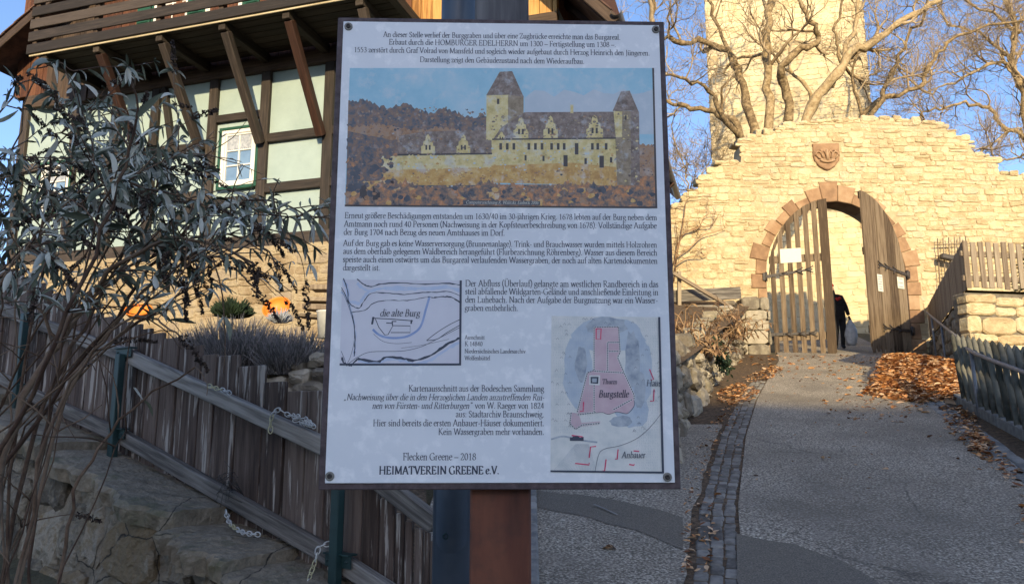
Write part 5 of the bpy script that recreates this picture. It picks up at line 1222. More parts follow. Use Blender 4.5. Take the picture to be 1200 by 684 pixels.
# bank behind the wall
mb = MB(); ids = []
for i in range(6):
    a = V3((*foot[i], wtz[i] - .12)); d = (V3((*foot[min(i + 1, 5)], 0)) - V3((*foot[max(i - 1, 0)], 0))).normalized(); n_ = V3((-d.y, d.x, 0))
    ids.append([mb.vert(a + n_ * (.10 + k * .55) + Z * (.10 * k + .06 * noise.noise((i, k, 2.)))) for k in range(7)])
for a, b in zip(ids, ids[1:]):
    for k in range(6): mb.face([a[k], b[k], b[k + 1], a[k + 1]], 0, True)
tag(mb.build('bank', MT['dirt']), kind='structure')
# timber rails in front of the gate wall on the left
fr = thing('wooden_barrier', 'broken grey timber barrier of boards and a slanting pole left of the gate', 'barrier', at(830, 350, 18.9))
mb = MB(); mb.beam(at(789, 347, 18.9), at(868, 343, 18.9), .05, .30, up=Z); mb.build('board', MT['railwood'], fr)
mb = MB(); mb.beam(at(789, 361, 18.8), at(850, 359, 18.8), .05, .10, up=Z); mb.build('board', MT['railwood'], fr)
mb = MB(); mb.beam(at(789, 320, 18.6), at(868, 367, 18.6), .10, .08); mb.build('pole', MT['picket'], fr)
mb = MB(); mb.beam(at(796, 318, 18.75), at(796, 400, 18.75), .09, .09); mb.build('post', MT['picket'], fr)

# ------------------------------------------------------------------ right: terrace with picket fence
YC = 12.6; cR = at(1132, 338, YC); rU = V3((.985, .17, 0)).normalized(); rN = V3((rU.y, -rU.x, 0)); sidedir = V3((at(1087, 372, 19.9) - cR).xy).to_3d().normalized()
slen = (V3((*(at(1087, 372, 19.9) - cR).xy, 0))).length
rw = thing('terrace_wall', 'sunlit pale stone terrace wall at the right with its shaded side facing the gate', 'wall', V3((cR.x, cR.y, gz(cR.x, cR.y))))
cO = V3((cR.x, cR.y, 0)); zR = cR.z - .03
mb = MB(); RF = planef(cO, rU, Z, rN)
masonry(mb, RF, -.03, 7, lambda u: gz(cR.x, cR.y) - .3, lambda u: zR - .06, (.14, .30), (.3, .75), proud=.02, jd=.02, jit=.02, gap=.014, bev=.025, back=.2, wave=.03, seed=51)
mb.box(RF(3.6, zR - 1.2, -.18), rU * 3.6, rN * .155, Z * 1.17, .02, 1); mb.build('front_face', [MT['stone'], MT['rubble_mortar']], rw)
mb = MB(); sN = V3((-sidedir.y, sidedir.x, 0)); sN = sN if sN.x < 0 else -sN; SF = planef(cO, sidedir, Z, sN)
masonry(mb, SF, .34, slen + .4, lambda u: gz(*(cO + sidedir * u).xy) - .3, lambda u: zR - .06 - .10 * 0, (.16, .32), (.3, .7), proud=.02, jd=.03, jit=.025, gap=.014, bev=.03, back=.2, wave=.04, seed=52)
mb.prism([SF(.32, zR - 2.6, -.02), SF(slen + .5, zR - 2.6, -.02), SF(slen + .5, zR - .05, -.02), SF(.32, zR - .05, -.02)], -sN * .3, 1)
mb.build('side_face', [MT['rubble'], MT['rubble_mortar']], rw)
mb = MB(); c0, c1 = RF(-.02, zR, .03), RF(7.2, zR, .03)
mb.poly([c0, c1, c1 + sidedir * slen, c0 + sidedir * slen]); tag(mb.build('terrace_ground', MT['earth']), kind='structure')
pk = thing('picket_fence', 'grey brown picket fence on the terrace wall with its shaded side running to the gate', 'fence', c0)
mb = MB(); u = .03; hp = .80
while u < 6.5:
    wd = .098; mb.box(RF(u + wd / 2, zR + .05 + hp / 2, -.02), rU * wd / 2, rN * .012, (Z + rU * rng.uniform(-.012, .012)) * (hp / 2 + rng.uniform(-.015, .015)), .02); u += .148
mb.build('front_pickets', MT['picket'], pk)
mb = MB(); u = .06
while u < slen:
    wd = .11; mb.box(SF(u + wd / 2, zR + .05 + hp / 2, -.03), sidedir * wd / 2, sN * .012, Z * (hp / 2 + rng.uniform(-.02, .02)), .02); u += .124
mb.build('side_pickets', MT['picket'], pk)
for zz_ in (.22, .64):
    mb = MB(); mb.beam(RF(.0, zR + zz_, -.055), RF(6.6, zR + zz_, -.055), .09, .045, up=rN); mb.build('rail', MT['picket'], pk)
    mb = MB(); mb.beam(SF(.08, zR + zz_, -.065), SF(slen, zR + zz_, -.065), .09, .045, up=sN); mb.build('rail', MT['picket'], pk)
# thin bars modelled to imitate a picket fence's shadow on the gate wall
tl = thing('shadow_bars', 'thin grey bars standing in for a picket fence shadow on the gate wall', 'shadow_bars', at(1115, 340, 19.85))
mb = MB()
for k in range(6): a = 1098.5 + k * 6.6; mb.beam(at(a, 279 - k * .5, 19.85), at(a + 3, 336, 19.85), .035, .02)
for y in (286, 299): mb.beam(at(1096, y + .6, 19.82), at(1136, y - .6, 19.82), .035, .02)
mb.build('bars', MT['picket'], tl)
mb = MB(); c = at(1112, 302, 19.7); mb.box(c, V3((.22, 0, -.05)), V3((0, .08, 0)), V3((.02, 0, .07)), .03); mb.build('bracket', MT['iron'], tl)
# ------------------------------------------------------------------ rustic lattice fence
jf0, jf1 = at(1136, 462, 10.4), at(1207, 528, 8.3)
jf0.z = gz(jf0.x, jf0.y) + .05; jd = V3(((jf1 - jf0).x, (jf1 - jf0).y, 0)).normalized(); jn = V3((-1, 0, 0)) + jd * jd.x; jn.normalize()
lat = thing('lattice_fence', 'dark rustic fence of crossed half round poles behind the handrail on the right', 'fence', jf0)
jz = lambda u: gz(*(V3((jf0.x, jf0.y, 0)) + jd * u).xy) + .16
J = lambda u, z, n: V3((jf0.x, jf0.y, 0)) + jd * u + jn * n + Z * (jz(u) + z)
hj = .86
for sg, nn in ((1, 0), (-1, .045)):
    mb = MB(); u = -.1
    while u < 5.2:
        du = .30; a, b = J(u, -.02, nn), J(u + sg * du, hj, nn); d = (b - a).normalized()
        mb.tube([a, a + (b - a) * .5, b - d * .06, b], [.033, .034, .032, .006], 7); u += .27
    mb.build('poles', MT['lattice'], lat)
for z in (.2, .66):
    mb = MB(); mb.tube([J(u, z, -.045) for u in (-.1, 1, 2, 3, 4, 5.2)], .035, 7); mb.build('rail', MT['lattice'], lat)
mb = MB()
for i in range(6): mb.beam(J(-.6 + i * 1.0, -.12, .0), J(.40 + i * 1.0 - .008, -.12, 0), .16, .22, up=Z, b=.015)
mb.build('base_kerb', MT['paver'], lat)
# ------------------------------------------------------------------ handrail
hr = thing('handrail', 'galvanised tubular steel handrail climbing the right edge of the road to the gate', 'handrail', gp(1140, 505))
rail_px = [(1086, 366, 18.3), (1092, 371, 17.2), (1112, 387, 13.4), (1126, 399, 11.4), (1136, 410, 9.9), (1160, 421, 9.0), (1200, 436, 7.9), (1262, 462, 6.6)]
rp = [at(*p) for p in rail_px]; smr = cat([tuple(p) for p in rp], 5)
mb = MB(); mb.tube([V3(p) for p in smr], .024, 10); mb.build('rail', MT['galv'], hr)
for (px, py, Y) in ((1091.5, 371, 17.2), (1103, 380, 15.0), (1117, 391, 12.7), (1138, 411, 9.8), (1234, 450, 7.1)):
    p = at(px, py, Y); mb = MB(); mb.tube([p, V3((p.x + .02, p.y, gz(p.x, p.y) - .1))], .023, 9); mb.build('post', MT['galv'], hr)
# ------------------------------------------------------------------ bare trees
def grow(mb, p, d, r, depth, L_, spread=.6, up=.12, n=6, gnarl=.32, kids=(2, 4), minr=.006, sides=None):
    pts = [p.copy()]; rad = [r]; step = L_ / n
    for i in range(n):
        d = (d + V3((rng.gauss(0, gnarl), rng.gauss(0, gnarl), rng.gauss(0, gnarl))) + Z * up).normalized(); p = p + d * step; pts.append(p.copy()); rad.append(max(minr * .6, r * (1 - .55 * (i + 1) / n)))
    mb.tube(pts, rad, (7 if r > .08 else 5 if r > .025 else 3), cap=False)
    if depth > 0:
        for k in range(rng.randint(*kids)):
            i = rng.randint(max(1, n // 3), n); d0 = (pts[i] - pts[i - 1]).normalized(); x, y = frame_from(d0); a = rng.random() * 6.28; sp_ = spread * rng.uniform(.6, 1.3)
            grow(mb, pts[i], (d0 + (x * math.cos(a) + y * math.sin(a)) * sp_ * 1.4).normalized(), max(minr, rad[i] * rng.uniform(.55, .8)), depth - 1, L_ * rng.uniform(.55, .8), spread, up, max(3, n - 1), gnarl, kids, minr)
LT = .60
def limb(mb, tw, px_pts, Y, r0, r1, sub=4, dz=0., L_=1.7, depth=3):
    """a main limb through picture points, each with its own depth"""
    pts = [at(x, y, Y + (q[0] if q else 0)) for x, y, *q in px_pts]; c = [V3(p) for p in cat([tuple(p) for p in pts], 4)]; n = len(c)
    c = [p + V3((rng.gauss(0, .045), rng.uniform(-.12, .12), rng.gauss(0, .045))) for p in c]
    rad = [r0 + (r1 - r0) * (i / (n - 1)) ** .8 for i in range(n)]; rad = [a * rng.uniform(.82, 1.18) for a in rad]
    rad = [a * LT for a in rad]; mb.tube(c, rad, 8, cap=True)
    for k in range(sub):
        i = rng.randint(n // 3, n - 1); d0 = (c[i] - c[i - 1]).normalized(); x, y = frame_from(d0); a = rng.random() * 6.28
        grow(tw, c[i], (d0 * .7 + (x * math.cos(a) + y * math.sin(a)) * .9).normalized(), max(.02, rad[i] * .5), depth, L_ * rng.uniform(.7, 1.2), gnarl=.34, kids=(3, 5))
    grow(tw, c[-1], (c[-1] - c[-2]).normalized(), r1 * .95, depth, L_ * 1.2, kids=(3, 5))
YB_ = 23.5
bt = thing('bare_tree', 'large gnarled bare tree spreading in front of the castle tower', 'tree', (at(895, 200, YB_).x, YB_, gz(8, YB_)))
mb, tw_ = MB(), MB()
for pts, r0, r1, sb in (
    ([(888, 260), (885, 170), (873, 110, .3), (862, 75, .5), (838, 52, .8), (800, 50, 1), (770, 45, 1.2)], .34, .11, 6),
    ([(862, 75, .4), (848, 40, .8), (832, 8, 1), (820, -40, 1)], .12, .07, 4),
    ([(905, 260), (902, 150), (900, 90), (900, 50, -.2), (902, 0, -.2), (900, -70, 0)], .30, .20, 8),
    ([(920, 260), (927, 140), (915, 95, -.5), (920, 75, -.8), (945, 55, -.9), (960, 47, -1), (951, 25, -1.2), (938, 5, -1.2), (928, -40, -1.2)], .30, .09, 5),
    ([(900, 290), (868, 160), (850, 138, .3), (820, 128, .6), (790, 122, .8), (770, 120, 1)], .26, .08, 5),
    ([(930, 250), (945, 140), (975, 95, -.3), (1000, 60, -.5), (1030, 45, -.6), (1062, 22, -.7), (1100, 0, -.8), (1140, -40, -1)], .34, .12, 8),
    ([(975, 100, -.3), (1000, 40, -.2), (1003, 10, -.1), (1010, -40, 0)], .14, .09, 4),
    ([(955, 118), (935, 92, .2), (918, 78, .4), (905, 60, .6)], .12, .07, 3),
    ([(1000, 200), (1003, 150, .3), (1030, 117, .4), (1075, 105, .4), (1085, 85, .3), (1105, 55, .2), (1145, 32, 0), (1200, 25, 0)], .20, .06, 7),
    ([(1000, 170), (1025, 128, -.4), (1040, 90, -.4), (1060, 55, -.5), (1080, 20, -.6), (1095, -30, -.6)], .17, .06, 6),
    ([(985, 75, -.4), (980, 50, -.5), (983, 20, -.6), (990, -30, -.6)], .09, .05, 3),
    ([(885, 175), (850, 145, -.5), (835, 110, -.8), (812, 95, -1), (780, 88, -1.2)], .18, .06, 5),
    ([(1010, 140, -.3), (1002, 110, -.3), (1000, 88, -.3), (1004, 60, -.4)], .10, .05, 3)):
    limb(mb, tw_, pts, YB_, r0, r1, max(2, sb - 1))
mb.build('trunk', MT['bark'], bt); tag(tw_.build('crown', MT['twig'], bt))
rt = thing('bare_tree', 'bare tree with dense pale twigs at the right edge beyond the gate wall', 'tree', (at(1215, 200, 27).x, 27, gz(17, 27)))
mb, tw_ = MB(), MB()
for pts, r0, r1, sb in (([(1225, 330), (1215, 200), (1200, 110), (1186, 70), (1190, 30), (1170, -20)], .30, .13, 9), ([(1200, 105), (1180, 75), (1150, 80), (1120, 95), (1085, 110)], .16, .05, 9), ([(1215, 170), (1180, 150), (1160, 128), (1130, 120), (1100, 128), (1080, 130)], .15, .05, 8),
    ([(1186, 70), (1165, 55), (1140, 35), (1110, 30)], .12, .05, 7), ([(1218, 200), (1195, 150), (1170, 165), (1150, 178)], .10, .04, 6), ([(1205, 120), (1230, 70), (1235, 20), (1240, -30)], .15, .06, 6), ([(1195, 40), (1150, 10), (1110, -20)], .12, .05, 6), ([(1225, 300), (1212, 190), (1190, 185), (1165, 190)], .12, .04, 5)):
    limb(mb, tw_, pts, 27, r0, r1, int(sb * 1.8), L_=1.6)
mb.build('trunk', MT['bark'], rt); tw_.build('crown', MT['twig'], rt)
st_ = thing('bare_tree', 'small bare sapling with fine twigs left of the gate wall behind the board', 'tree', (at(800, 250, 25).x, 25, gz(5, 25)))
mb, tw_ = MB(), MB(); limb(mb, tw_, [(806, 300), (808, 240), (806, 215), (800, 190)], 25, .07, .03, 9, L_=1.5); limb(mb, tw_, [(808, 250), (820, 220), (826, 195)], 25, .05, .02, 7, L_=1.2)
mb.build('trunk', MT['bark'], st_); tw_.build('crown', MT['twig'], st_)

# ------------------------------------------------------------------ leaves and shrubs
def blade(mb, p, d, L_, w_, droop=.5, r=None, fold=.3, twist=None, n=4, curl=0.):
    """lance-shaped folded leaf hanging from p"""
    d = V3(d).normalized(); r = rng.random() if r is None else r
    x, y = frame_from(d); a = rng.random() * 6.28 if twist is None else twist; side = x * math.cos(a) + y * math.sin(a); pts = []; q = V3(p)
    prev = None
    for i in range(n + 1):
        t = i / n; w0 = w_ * math.sin(math.pi * min(.97, max(.04, t * .94 + .03))) ** .8 * (1 - .25 * t); up = side.cross(d).normalized()
        row = [mb.vert(q - side * w0 + up * w0 * fold, r), mb.vert(q, r), mb.vert(q + side * w0 + up * w0 * fold, r)]
        if prev:
            mb.face([prev[0], prev[1], row[1], row[0]], 0, True); mb.face([prev[1], prev[2], row[2], row[1]], 0, True)
        prev = row; d = (d - Z * droop / n + side * curl / n).normalized(); side = (side - d * side.dot(d)).normalized(); q = q + d * L_ / n
def seedhead(mb, p, d, L_, r0):
    X_, Y_ = pxy(p)
    if (Y_ > 370 and rng.random() < .9) or (X_ > 240 and Y_ < 225): return
    d = V3(d).normalized(); q = V3(p); n = int(L_ / .0075)
    for i in range(n):
        t = i / n; rad = r0 * (1 - .75 * t) * rng.uniform(.7, 1.25); x, y = frame_from(d)
        for k in range(4):
            a = rng.random() * 6.28; o = x * math.cos(a) + y * math.sin(a); s_ = rng.uniform(.004, .009); c = q + o * rad * rng.uniform(.5, 1); r = rng.random()
            v = [mb.vert(c + V3((rng.uniform(-1, 1), rng.uniform(-1, 1), rng.uniform(-1, 1))).normalized() * s_ * 1.3, r) for _ in range(4)]
            for f in ((0, 1, 2), (0, 2, 3), (0, 3, 1), (1, 3, 2)): mb.face([v[z_] for z_ in f])
        d = (d - Z * .010).normalized(); q = q + d * L_ / n
bush = thing('butterfly_bush', 'tall leggy shrub with drooping grey green leaves in front of the plank fence', 'shrub', V3((-1.9, 3.0, gz(-1.9, 3.0))))
ms, ml, mh = MB(), MB(), MB()
def pxy(p):
    v = V3(p) - V3((0, 0, H)); dpt = v.y * cp + v.z * sp; return CXP + FPX * v.x / dpt, CYP - FPX * (v.z * cp - v.y * sp) / dpt
def whorl(p, d, k, L0=.11):
    X_, Y_ = pxy(p)     # few leaves low on the bare stems, and none on the thin upper right
    if Y_ > 330 and rng.random() < min(.97, (Y_ - 330) / 60): return
    if Y_ < 150 and X_ > 60 and rng.random() < .72: return
    if X_ > 245 and Y_ < 225 and rng.random() < .93: return
    if X_ > 200 and Y_ > 250 and rng.random() < .6: return
    if rng.random() < .08: return
    L0 *= .80; k += rng.randint(2, 4)
    d = V3(d).normalized(); x, y = frame_from(d)
    for i in range(k):
        a = rng.random() * 6.28; o = (x * math.cos(a) + y * math.sin(a)) * rng.uniform(.5, 1.2) + d * rng.uniform(.2, .9) - Z * rng.uniform(.1, .8)
        blade(ml, p + o * .01, o, L0 * rng.uniform(.45, 1.25), L0 * rng.uniform(.07, .125), droop=rng.uniform(.4, 3.6), fold=rng.uniform(.2, 1.4), n=5, curl=rng.gauss(0, .5))
def pair(p, d, L0):
    X_, Y_ = pxy(p)
    if Y_ > 330 and rng.random() < min(.975, (Y_ - 330) / 60): return
    if X_ > 245 and Y_ < 225 and rng.random() < .93: return
    if X_ > 200 and Y_ > 255 and rng.random() < .55: return
    d = V3(d).normalized(); x, y = frame_from(d); a = rng.random() * 6.28
    for sg in (-1, 1):
        if rng.random() < .24: continue
        o = (x * math.cos(a) + y * math.sin(a)) * sg * rng.uniform(.6, 1.) + d * rng.uniform(.4, 1.) - Z * rng.uniform(-.1, .35)
        l = L0 * rng.uniform(.45, 1.2); blade(ml, p, o, l, l * rng.uniform(.09, .15), droop=rng.uniform(.1, 2.6), fold=rng.uniform(.1, 1.1), n=5, curl=rng.gauss(0, .45))
def stem(pts, r0, r1, tw=6, leaves=1., head=0):
    c = [V3(p) for p in cat([tuple(p) for p in pts], 5)]; n = len(c); c = [p + V3((rng.gauss(0, .006), rng.gauss(0, .01), rng.gauss(0, .006))) for p in c]
    ms.tube(c, [r0 + (r1 - r0) * i / (n - 1) for i in range(n)], 6)
    for k in range(tw):
        i = rng.randint(int(n * .42), n - 1)
        X_, Y_ = pxy(c[i])
        if (Y_ < 150 and rng.random() < .6) or (X_ > 240 and Y_ < 235): continue
        d = (c[i] - c[i - 1]).normalized(); x, y = frame_from(d); a = rng.random() * 6.28
        dd = (d * .7 + (x * math.cos(a) + y * math.sin(a)) + Z * .15).normalized(); q = c[i].copy(); L_ = rng.uniform(.15, .42); tp = [q.copy()]
        for j in range(6): dd = (dd + V3((rng.gauss(0, .12), rng.gauss(0, .12), rng.gauss(0, .12))) - Z * .06).normalized(); q = q + dd * L_ / 6; tp.append(q.copy())
        ms.tube(tp, [.0032, .003, .0027, .0024, .002, .0018, .0014], 4)
        for j in range(1, 7):
            if rng.random() < leaves: pair(tp[j], tp[j] - tp[j - 1], .105 * (1 - .07 * j))
        pair(tp[6], dd, .075); pair(tp[6], dd, .06)
        if rng.random() < .30: seedhead(mh, tp[-1], (dd - Z * .3), rng.uniform(.09, .2), .014)
    for i in range(int(n * .45), n, 3):
        if rng.random() < leaves: pair(c[i], c[i] - c[i - 1], .11)
    if head: seedhead(mh, c[-1], (c[-1] - c[-2]), head, .019); 
    else: whorl(c[-1], c[-1] - c[-2], 2, .085)
base = lambda i: at(rng.uniform(-130, 70), 840, rng.uniform(2.7, 3.3))
# the traced main stems
stem([at(-30, 760, 3.0), at(0, 560, 3.0), at(28, 465, 3.0), at(68, 401, 3.0), at(106, 345, 2.95), at(133, 314, 2.9), at(190, 284, 2.85), at(250, 286, 2.8), at(300, 312, 2.78)], .017, .004, 9, .7, .20)
stem([at(68, 401, 3.0), at(100, 360, 3.05), at(160, 310, 3.1), at(240, 275, 3.15), at(310, 292, 3.2), at(326, 318, 3.2)], .008, .003, 6, .5, .14)
stem([at(68, 401, 3.0), at(50, 360, 2.95), at(36, 320, 2.9), at(10, 270, 2.9)], .007, .003, 5, .8)
stem([at(60, 800, 2.9), at(75, 640, 2.9), at(105, 540, 2.9), at(165, 470, 3.0), at(230, 430, 3.0)], .008, .003, 3, .4)
stem([at(-60, 800, 3.1), at(-20, 600, 3.1), at(60, 470, 3.1), at(150, 350, 3.1), at(225, 265, 3.1), at(290, 236, 3.05), at(345, 245, 3.0), at(372, 262, 3.0)], .010, .0025, 8, .9)
stem([at(-60, 800, 2.7), at(-10, 560, 2.7), at(70, 400, 2.6), at(130, 240, 2.6), at(160, 140, 2.55), at(150, 85, 2.5)], .010, .003, 8, .8)
stem([at(-10, 760, 3.2), at(40, 500, 3.2), at(110, 360, 3.3), at(170, 250, 3.3), at(190, 200, 3.3), at(215, 172, 3.3)], .010, .003, 9, 1.)
stem([at(0, 760, 2.8), at(60, 500, 2.8), at(120, 400, 2.7), at(170, 372, 2.7), at(215, 395, 2.7)], .007, .003, 5, .9, .16)
stem([at(0, 760, 3.1), at(80, 470, 3.1), at(170, 340, 3.1), at(240, 300, 3.1), at(280, 320, 3.1), at(300, 345, 3.1)], .008, .003, 5, .6, .20)
for tx, ty in ((20, 95), (50, 75), (70, 150), (105, 195), (0, 180), (60, 235), (130, 215), (170, 240), (205, 235), (110, 270), (20, 290), (-20, 240), (170, 285), (215, 300), (80, 180), (140, 180), (190, 180), (100, 120), (255, 255), (310, 250), (30, 220)):
    Y0, Y1 = rng.uniform(2.8, 3.5), rng.uniform(2.6, 3.6); bx = rng.uniform(-170, 40)
    k = rng.uniform(.35, .6); head = rng.choice([0, 0, .14, .2, .17])
    stem([at(bx, 820, Y0), at(bx + (tx - bx) * .25 - 15, 560, Y0), at(bx + (tx - bx) * k, ty + 180, (Y0 + Y1) / 2), at(tx - 12, ty + 30, Y1), at(tx + 14, ty, Y1), at(tx + 40, ty + 10, Y1)], rng.uniform(.004, .007), .0022, rng.randint(10, 15), .97, head)
for k in range(4):     # bare young shoots low on the left
    bx = rng.uniform(-60, 60); tx = bx + rng.uniform(20, 120); ty = rng.uniform(430, 560); Y0 = rng.uniform(2.6, 3.2)
    stem([at(bx, 820, Y0), at(bx + (tx - bx) * .35, 660, Y0), at(tx, ty, Y0)], .004, .0016, 2, .12)
ms.build('stems', MT['stem'], bush); ml.build('leaves', MT['grayleaf'], bush); mh.build('seed_heads', MT['seed'], bush)

# lavender mounds on the terrace
def mound(name, label, cat, c, rx, ry, h, nb, m, group=None, r_=.0035, spread=.5):
    t = thing(name, label, cat, c, group); mb = MB()
    for i in range(nb):
        a = rng.random() * 6.28; q = math.sqrt(rng.random()); p = V3(c) + V3((math.cos(a) * rx * q * .8, math.sin(a) * ry * q * .8, 0)); d = V3((math.cos(a) * q * spread * 1.8, math.sin(a) * q * spread * 1.8, 1)).normalized()
        L_ = h * rng.uniform(.6, 1.1) * (1 - .45 * q * q); k = 3; pts = [p]
        for j in range(k): d = (d + V3((rng.gauss(0, .16), rng.gauss(0, .16), rng.gauss(0, .10)))).normalized(); pts.append(pts[-1] + d * L_ / k)
        mb.tube(pts, [r_, r_, r_ * 1.3, r_ * .5], 3, cap=False)
    mb.build('sprigs', m, t); return t
mound('lavender_bush', 'largest grey lavender mound spilling over the rubble wall', 'lavender', at(275, 440, 7.9), .50, .35, .62, 2600, MT['lavender'], 'lavender on the terrace')
mound('lavender_bush', 'smaller grey lavender mound right of the largest one below the orange bowl', 'lavender', at(338, 440, 7.8), .42, .28, .50, 1700, MT['lavender'], 'lavender on the terrace')
mound('lavender_bush', 'grey lavender mound at the left end of the terrace, half behind the shrub', 'lavender', at(210, 436, 8.2), .40, .3, .45, 1200, MT['lavender'], 'lavender on the terrace')
bx_ = mound('evergreen_bush', 'small round dark green bush against the house plinth behind the lavender', 'shrub', at(272, 372, 9.2), .16, .14, .26, 900, MT['conifer'], None, .008, .9)
mound('silver_plant', 'small whitish tufted plant in front of the orange bowl', 'plant', at(328, 378, 9.0), .10, .08, .18, 260, MT['lace'], None, .005, .8)
# orange bowls
def bowl(label, px, py, Y, r, axis):
    c = at(px, py, Y); mb = MB(); n = 28
    mb.lathe(c, axis, [(r * .45, -r * .62), (r * .80, -r * .38), (r * .98, -.01), (r * 1.03, 0), (r * 1.03, .012), (r * .96, .012), (r * .93, -.01), (r * .74, -r * .34), (r * .40, -r * .55), (.0005, -r * .55)], n)
    mb.lathe(c, axis, [(.0005, -r * .62), (r * .45, -r * .62)], n)
    o = mb.build('bowl', MT['orange'], None, c); tag(o, label, 'bowl', 'orange bowls on the terrace'); return o
bowl('orange plastic bowl tipped on its rim beside the silver plant', 324, 360, 9.3, .17, (-.10, -.80, .58))
bowl('orange plastic bowl half hidden behind the shrub', 162, 363, 8.9, .15, (.1, -.55, .8))
t = thing('wooden_box', 'stack of weathered brown boards and boxes beside the information board edge', 'boxes', at(372, 375, 9.2))
for k, (px, py, w_, d_) in enumerate(((380, 338, .14, .03), (376, 352, .18, .025), (371, 361, .13, .03), (367, 371, .12, .02))):
    mb = MB(); mb.box(at(px, py, 9.2), V3((w_, .03 * k, 0)), V3((0, .12, 0)), V3((.02 * (k % 2), 0, d_)), .006); mb.build('board', MT['picket'], t)
mb = MB(); c = at(383, 380, 8.6); mb.lathe(c, (0, 0, 1), [(.0005, -.16), (.09, -.16), (.115, .13), (.122, .135), (.122, .15), (.108, .15), (.085, -.14), (.0005, -.14)], 24)
tag(mb.build('bucket', MT['whiteplastic'], None, c), 'white plastic bucket standing on the terrace at the board edge', 'bucket')
# plastic chains on the fence
def chain(label, pts, yellow=()):
    c = [V3(p) for p in cat([tuple(p) for p in pts], 8)]; L_ = 0; lk = .030; acc = 0; t = thing('plastic_chain', label, 'chain', c[0], 'plastic chains on the fence'); mb = MB(); my = MB(); i = 0; flip = 0; nxt = 0
    for a, b in zip(c, c[1:]):
        seg = (b - a).length
        while nxt <= acc + seg:
            f_ = (nxt - acc) / max(seg, 1e-6); p = a + (b - a) * f_; d = (b - a).normalized(); x, y = frame_from(d); s_ = x if flip else y; flip ^= 1; pp_ = []
            for k in range(13): an = 2 * math.pi * k / 12; pp_.append(p + d * math.cos(an) * .021 + s_ * math.sin(an) * .0115 + (s_ * 0))
            (my if i in yellow else mb).tube(pp_, .0030, 5, cap=False); i += 1; nxt += lk
        acc += seg
    mb.build('links', MT['whiteplastic'], t)
    if my.v: my.build('yellow_links', MT['yellowplastic'], t)
fr_ = lambda px, py, n=.05: (lambda q: fw(q[0], q[1], n))(fpx(px, py, n))
chain('white plastic chain heaped on the top rail near the information board', [fr_(317, 503), fr_(318, 490), fr_(326, 480), fr_(338, 486, .02), fr_(350, 488), fr_(346, 492, .04), fr_(357, 490, .01), fr_(366, 498, .05), fr_(352, 494, .02), fr_(370, 500)], (0, 1, 2))
chain('short plastic chain lying on the top rail left of the heaped chain', [fr_(246, 452), fr_(254, 455), fr_(262, 457), fr_(271, 461)], (0, 1, 2, 3))
chain('white plastic chain hanging down from the lower rail', [fr_(384, 637, .06), fr_(374, 641, .08), fr_(370, 655, .09), fr_(364, 672, .12), fr_(358, 690, .15)], (4, 5, 6))
chain('pale chain loop lying on the coping stones under the lower rail', [fr_(265, 600, .06), fr_(269, 612, .10), fr_(278, 620, .14), fr_(288, 624, .16), fr_(304, 626, .16)], (5, 6, 7))
t = thing('wire_tangle', 'tangle of thin black wire caught on the lower rail', 'wire', fr_(266, 565, .06)); mb = MB()
for k in range(12):
    c = fr_(267 + rng.uniform(-8, 8), 563 + rng.uniform(-9, 9), .06); mb.tube([c + V3((rng.gauss(0, .035), rng.gauss(0, .02), rng.gauss(0, .035))) for _ in range(5)], .0016, 4)
mb.build('wires', MT['iron'], t)

# dry shrubs by the gate and climbing bare vine
def scrub(label, c, rx, h, nb, m=MT['drystem']):
    t = thing('dry_shrub', label, 'shrub', c, 'dry shrubs on the bank'); mb = MB()
    for i in range(nb):
        p = V3(c) + V3((rng.gauss(0, rx * .45), rng.gauss(0, rx * .45), 0)); d = V3((rng.gauss(0, .6), rng.gauss(0, .5) - .1, 1)).normalized(); L_ = h * rng.uniform(.3, 1.35); pts = [p]
        for j in range(5): d = (d + V3((rng.gauss(0, .18), rng.gauss(0, .18), rng.gauss(0, .1))) - Z * .16 * j * .5).normalized(); pts.append(pts[-1] + d * L_ / 5)
        mb.tube(pts, [.012, .011, .010, .009, .008, .006], 3, cap=False)
        for j in (3, 4, 5):
            if rng.random() < .6: blade(mb, pts[j], d + V3((rng.gauss(0, .6), rng.gauss(0, .6), -.3)), rng.uniform(.08, .16), rng.uniform(.015, .03), 1.2, n=2)
    mb.build('stalks', m, t)
scrub('dense brown dried shrub in front of the stone pier left of the gate', at(842, 398, 16.6), .75, .70, 170)
scrub('brown dried shrub at the board edge above the big boulders', at(806, 410, 13.0), .6, .65, 130)
scrub('low dried grasses spilling over the wall between boulders and pier', at(818, 416, 11.8), .5, .38, 110)
ivy = thing('ivy', 'dark green ivy hanging over the dry stone wall', 'ivy', at(846, 415, 13.0)); mb = MB()
for i in range(420):
    t_ = rng.random(); c = at(838 + 14 * t_ + rng.gauss(0, 3), 400 + 34 * t_ + rng.gauss(0, 4), 12.7 - .5 * rng.random()); blade(mb, c, (rng.gauss(0, .5), -.6, rng.gauss(0, .5) - .4), rng.uniform(.05, .09), rng.uniform(.025, .04), .6, n=2)
mb.build('leaves', MT['conifer'], ivy)
vine = thing('bare_vine', 'leafless climbing vine on the left part of the gate wall', 'vine', at(792, 300, 19.7)); mb = MB()
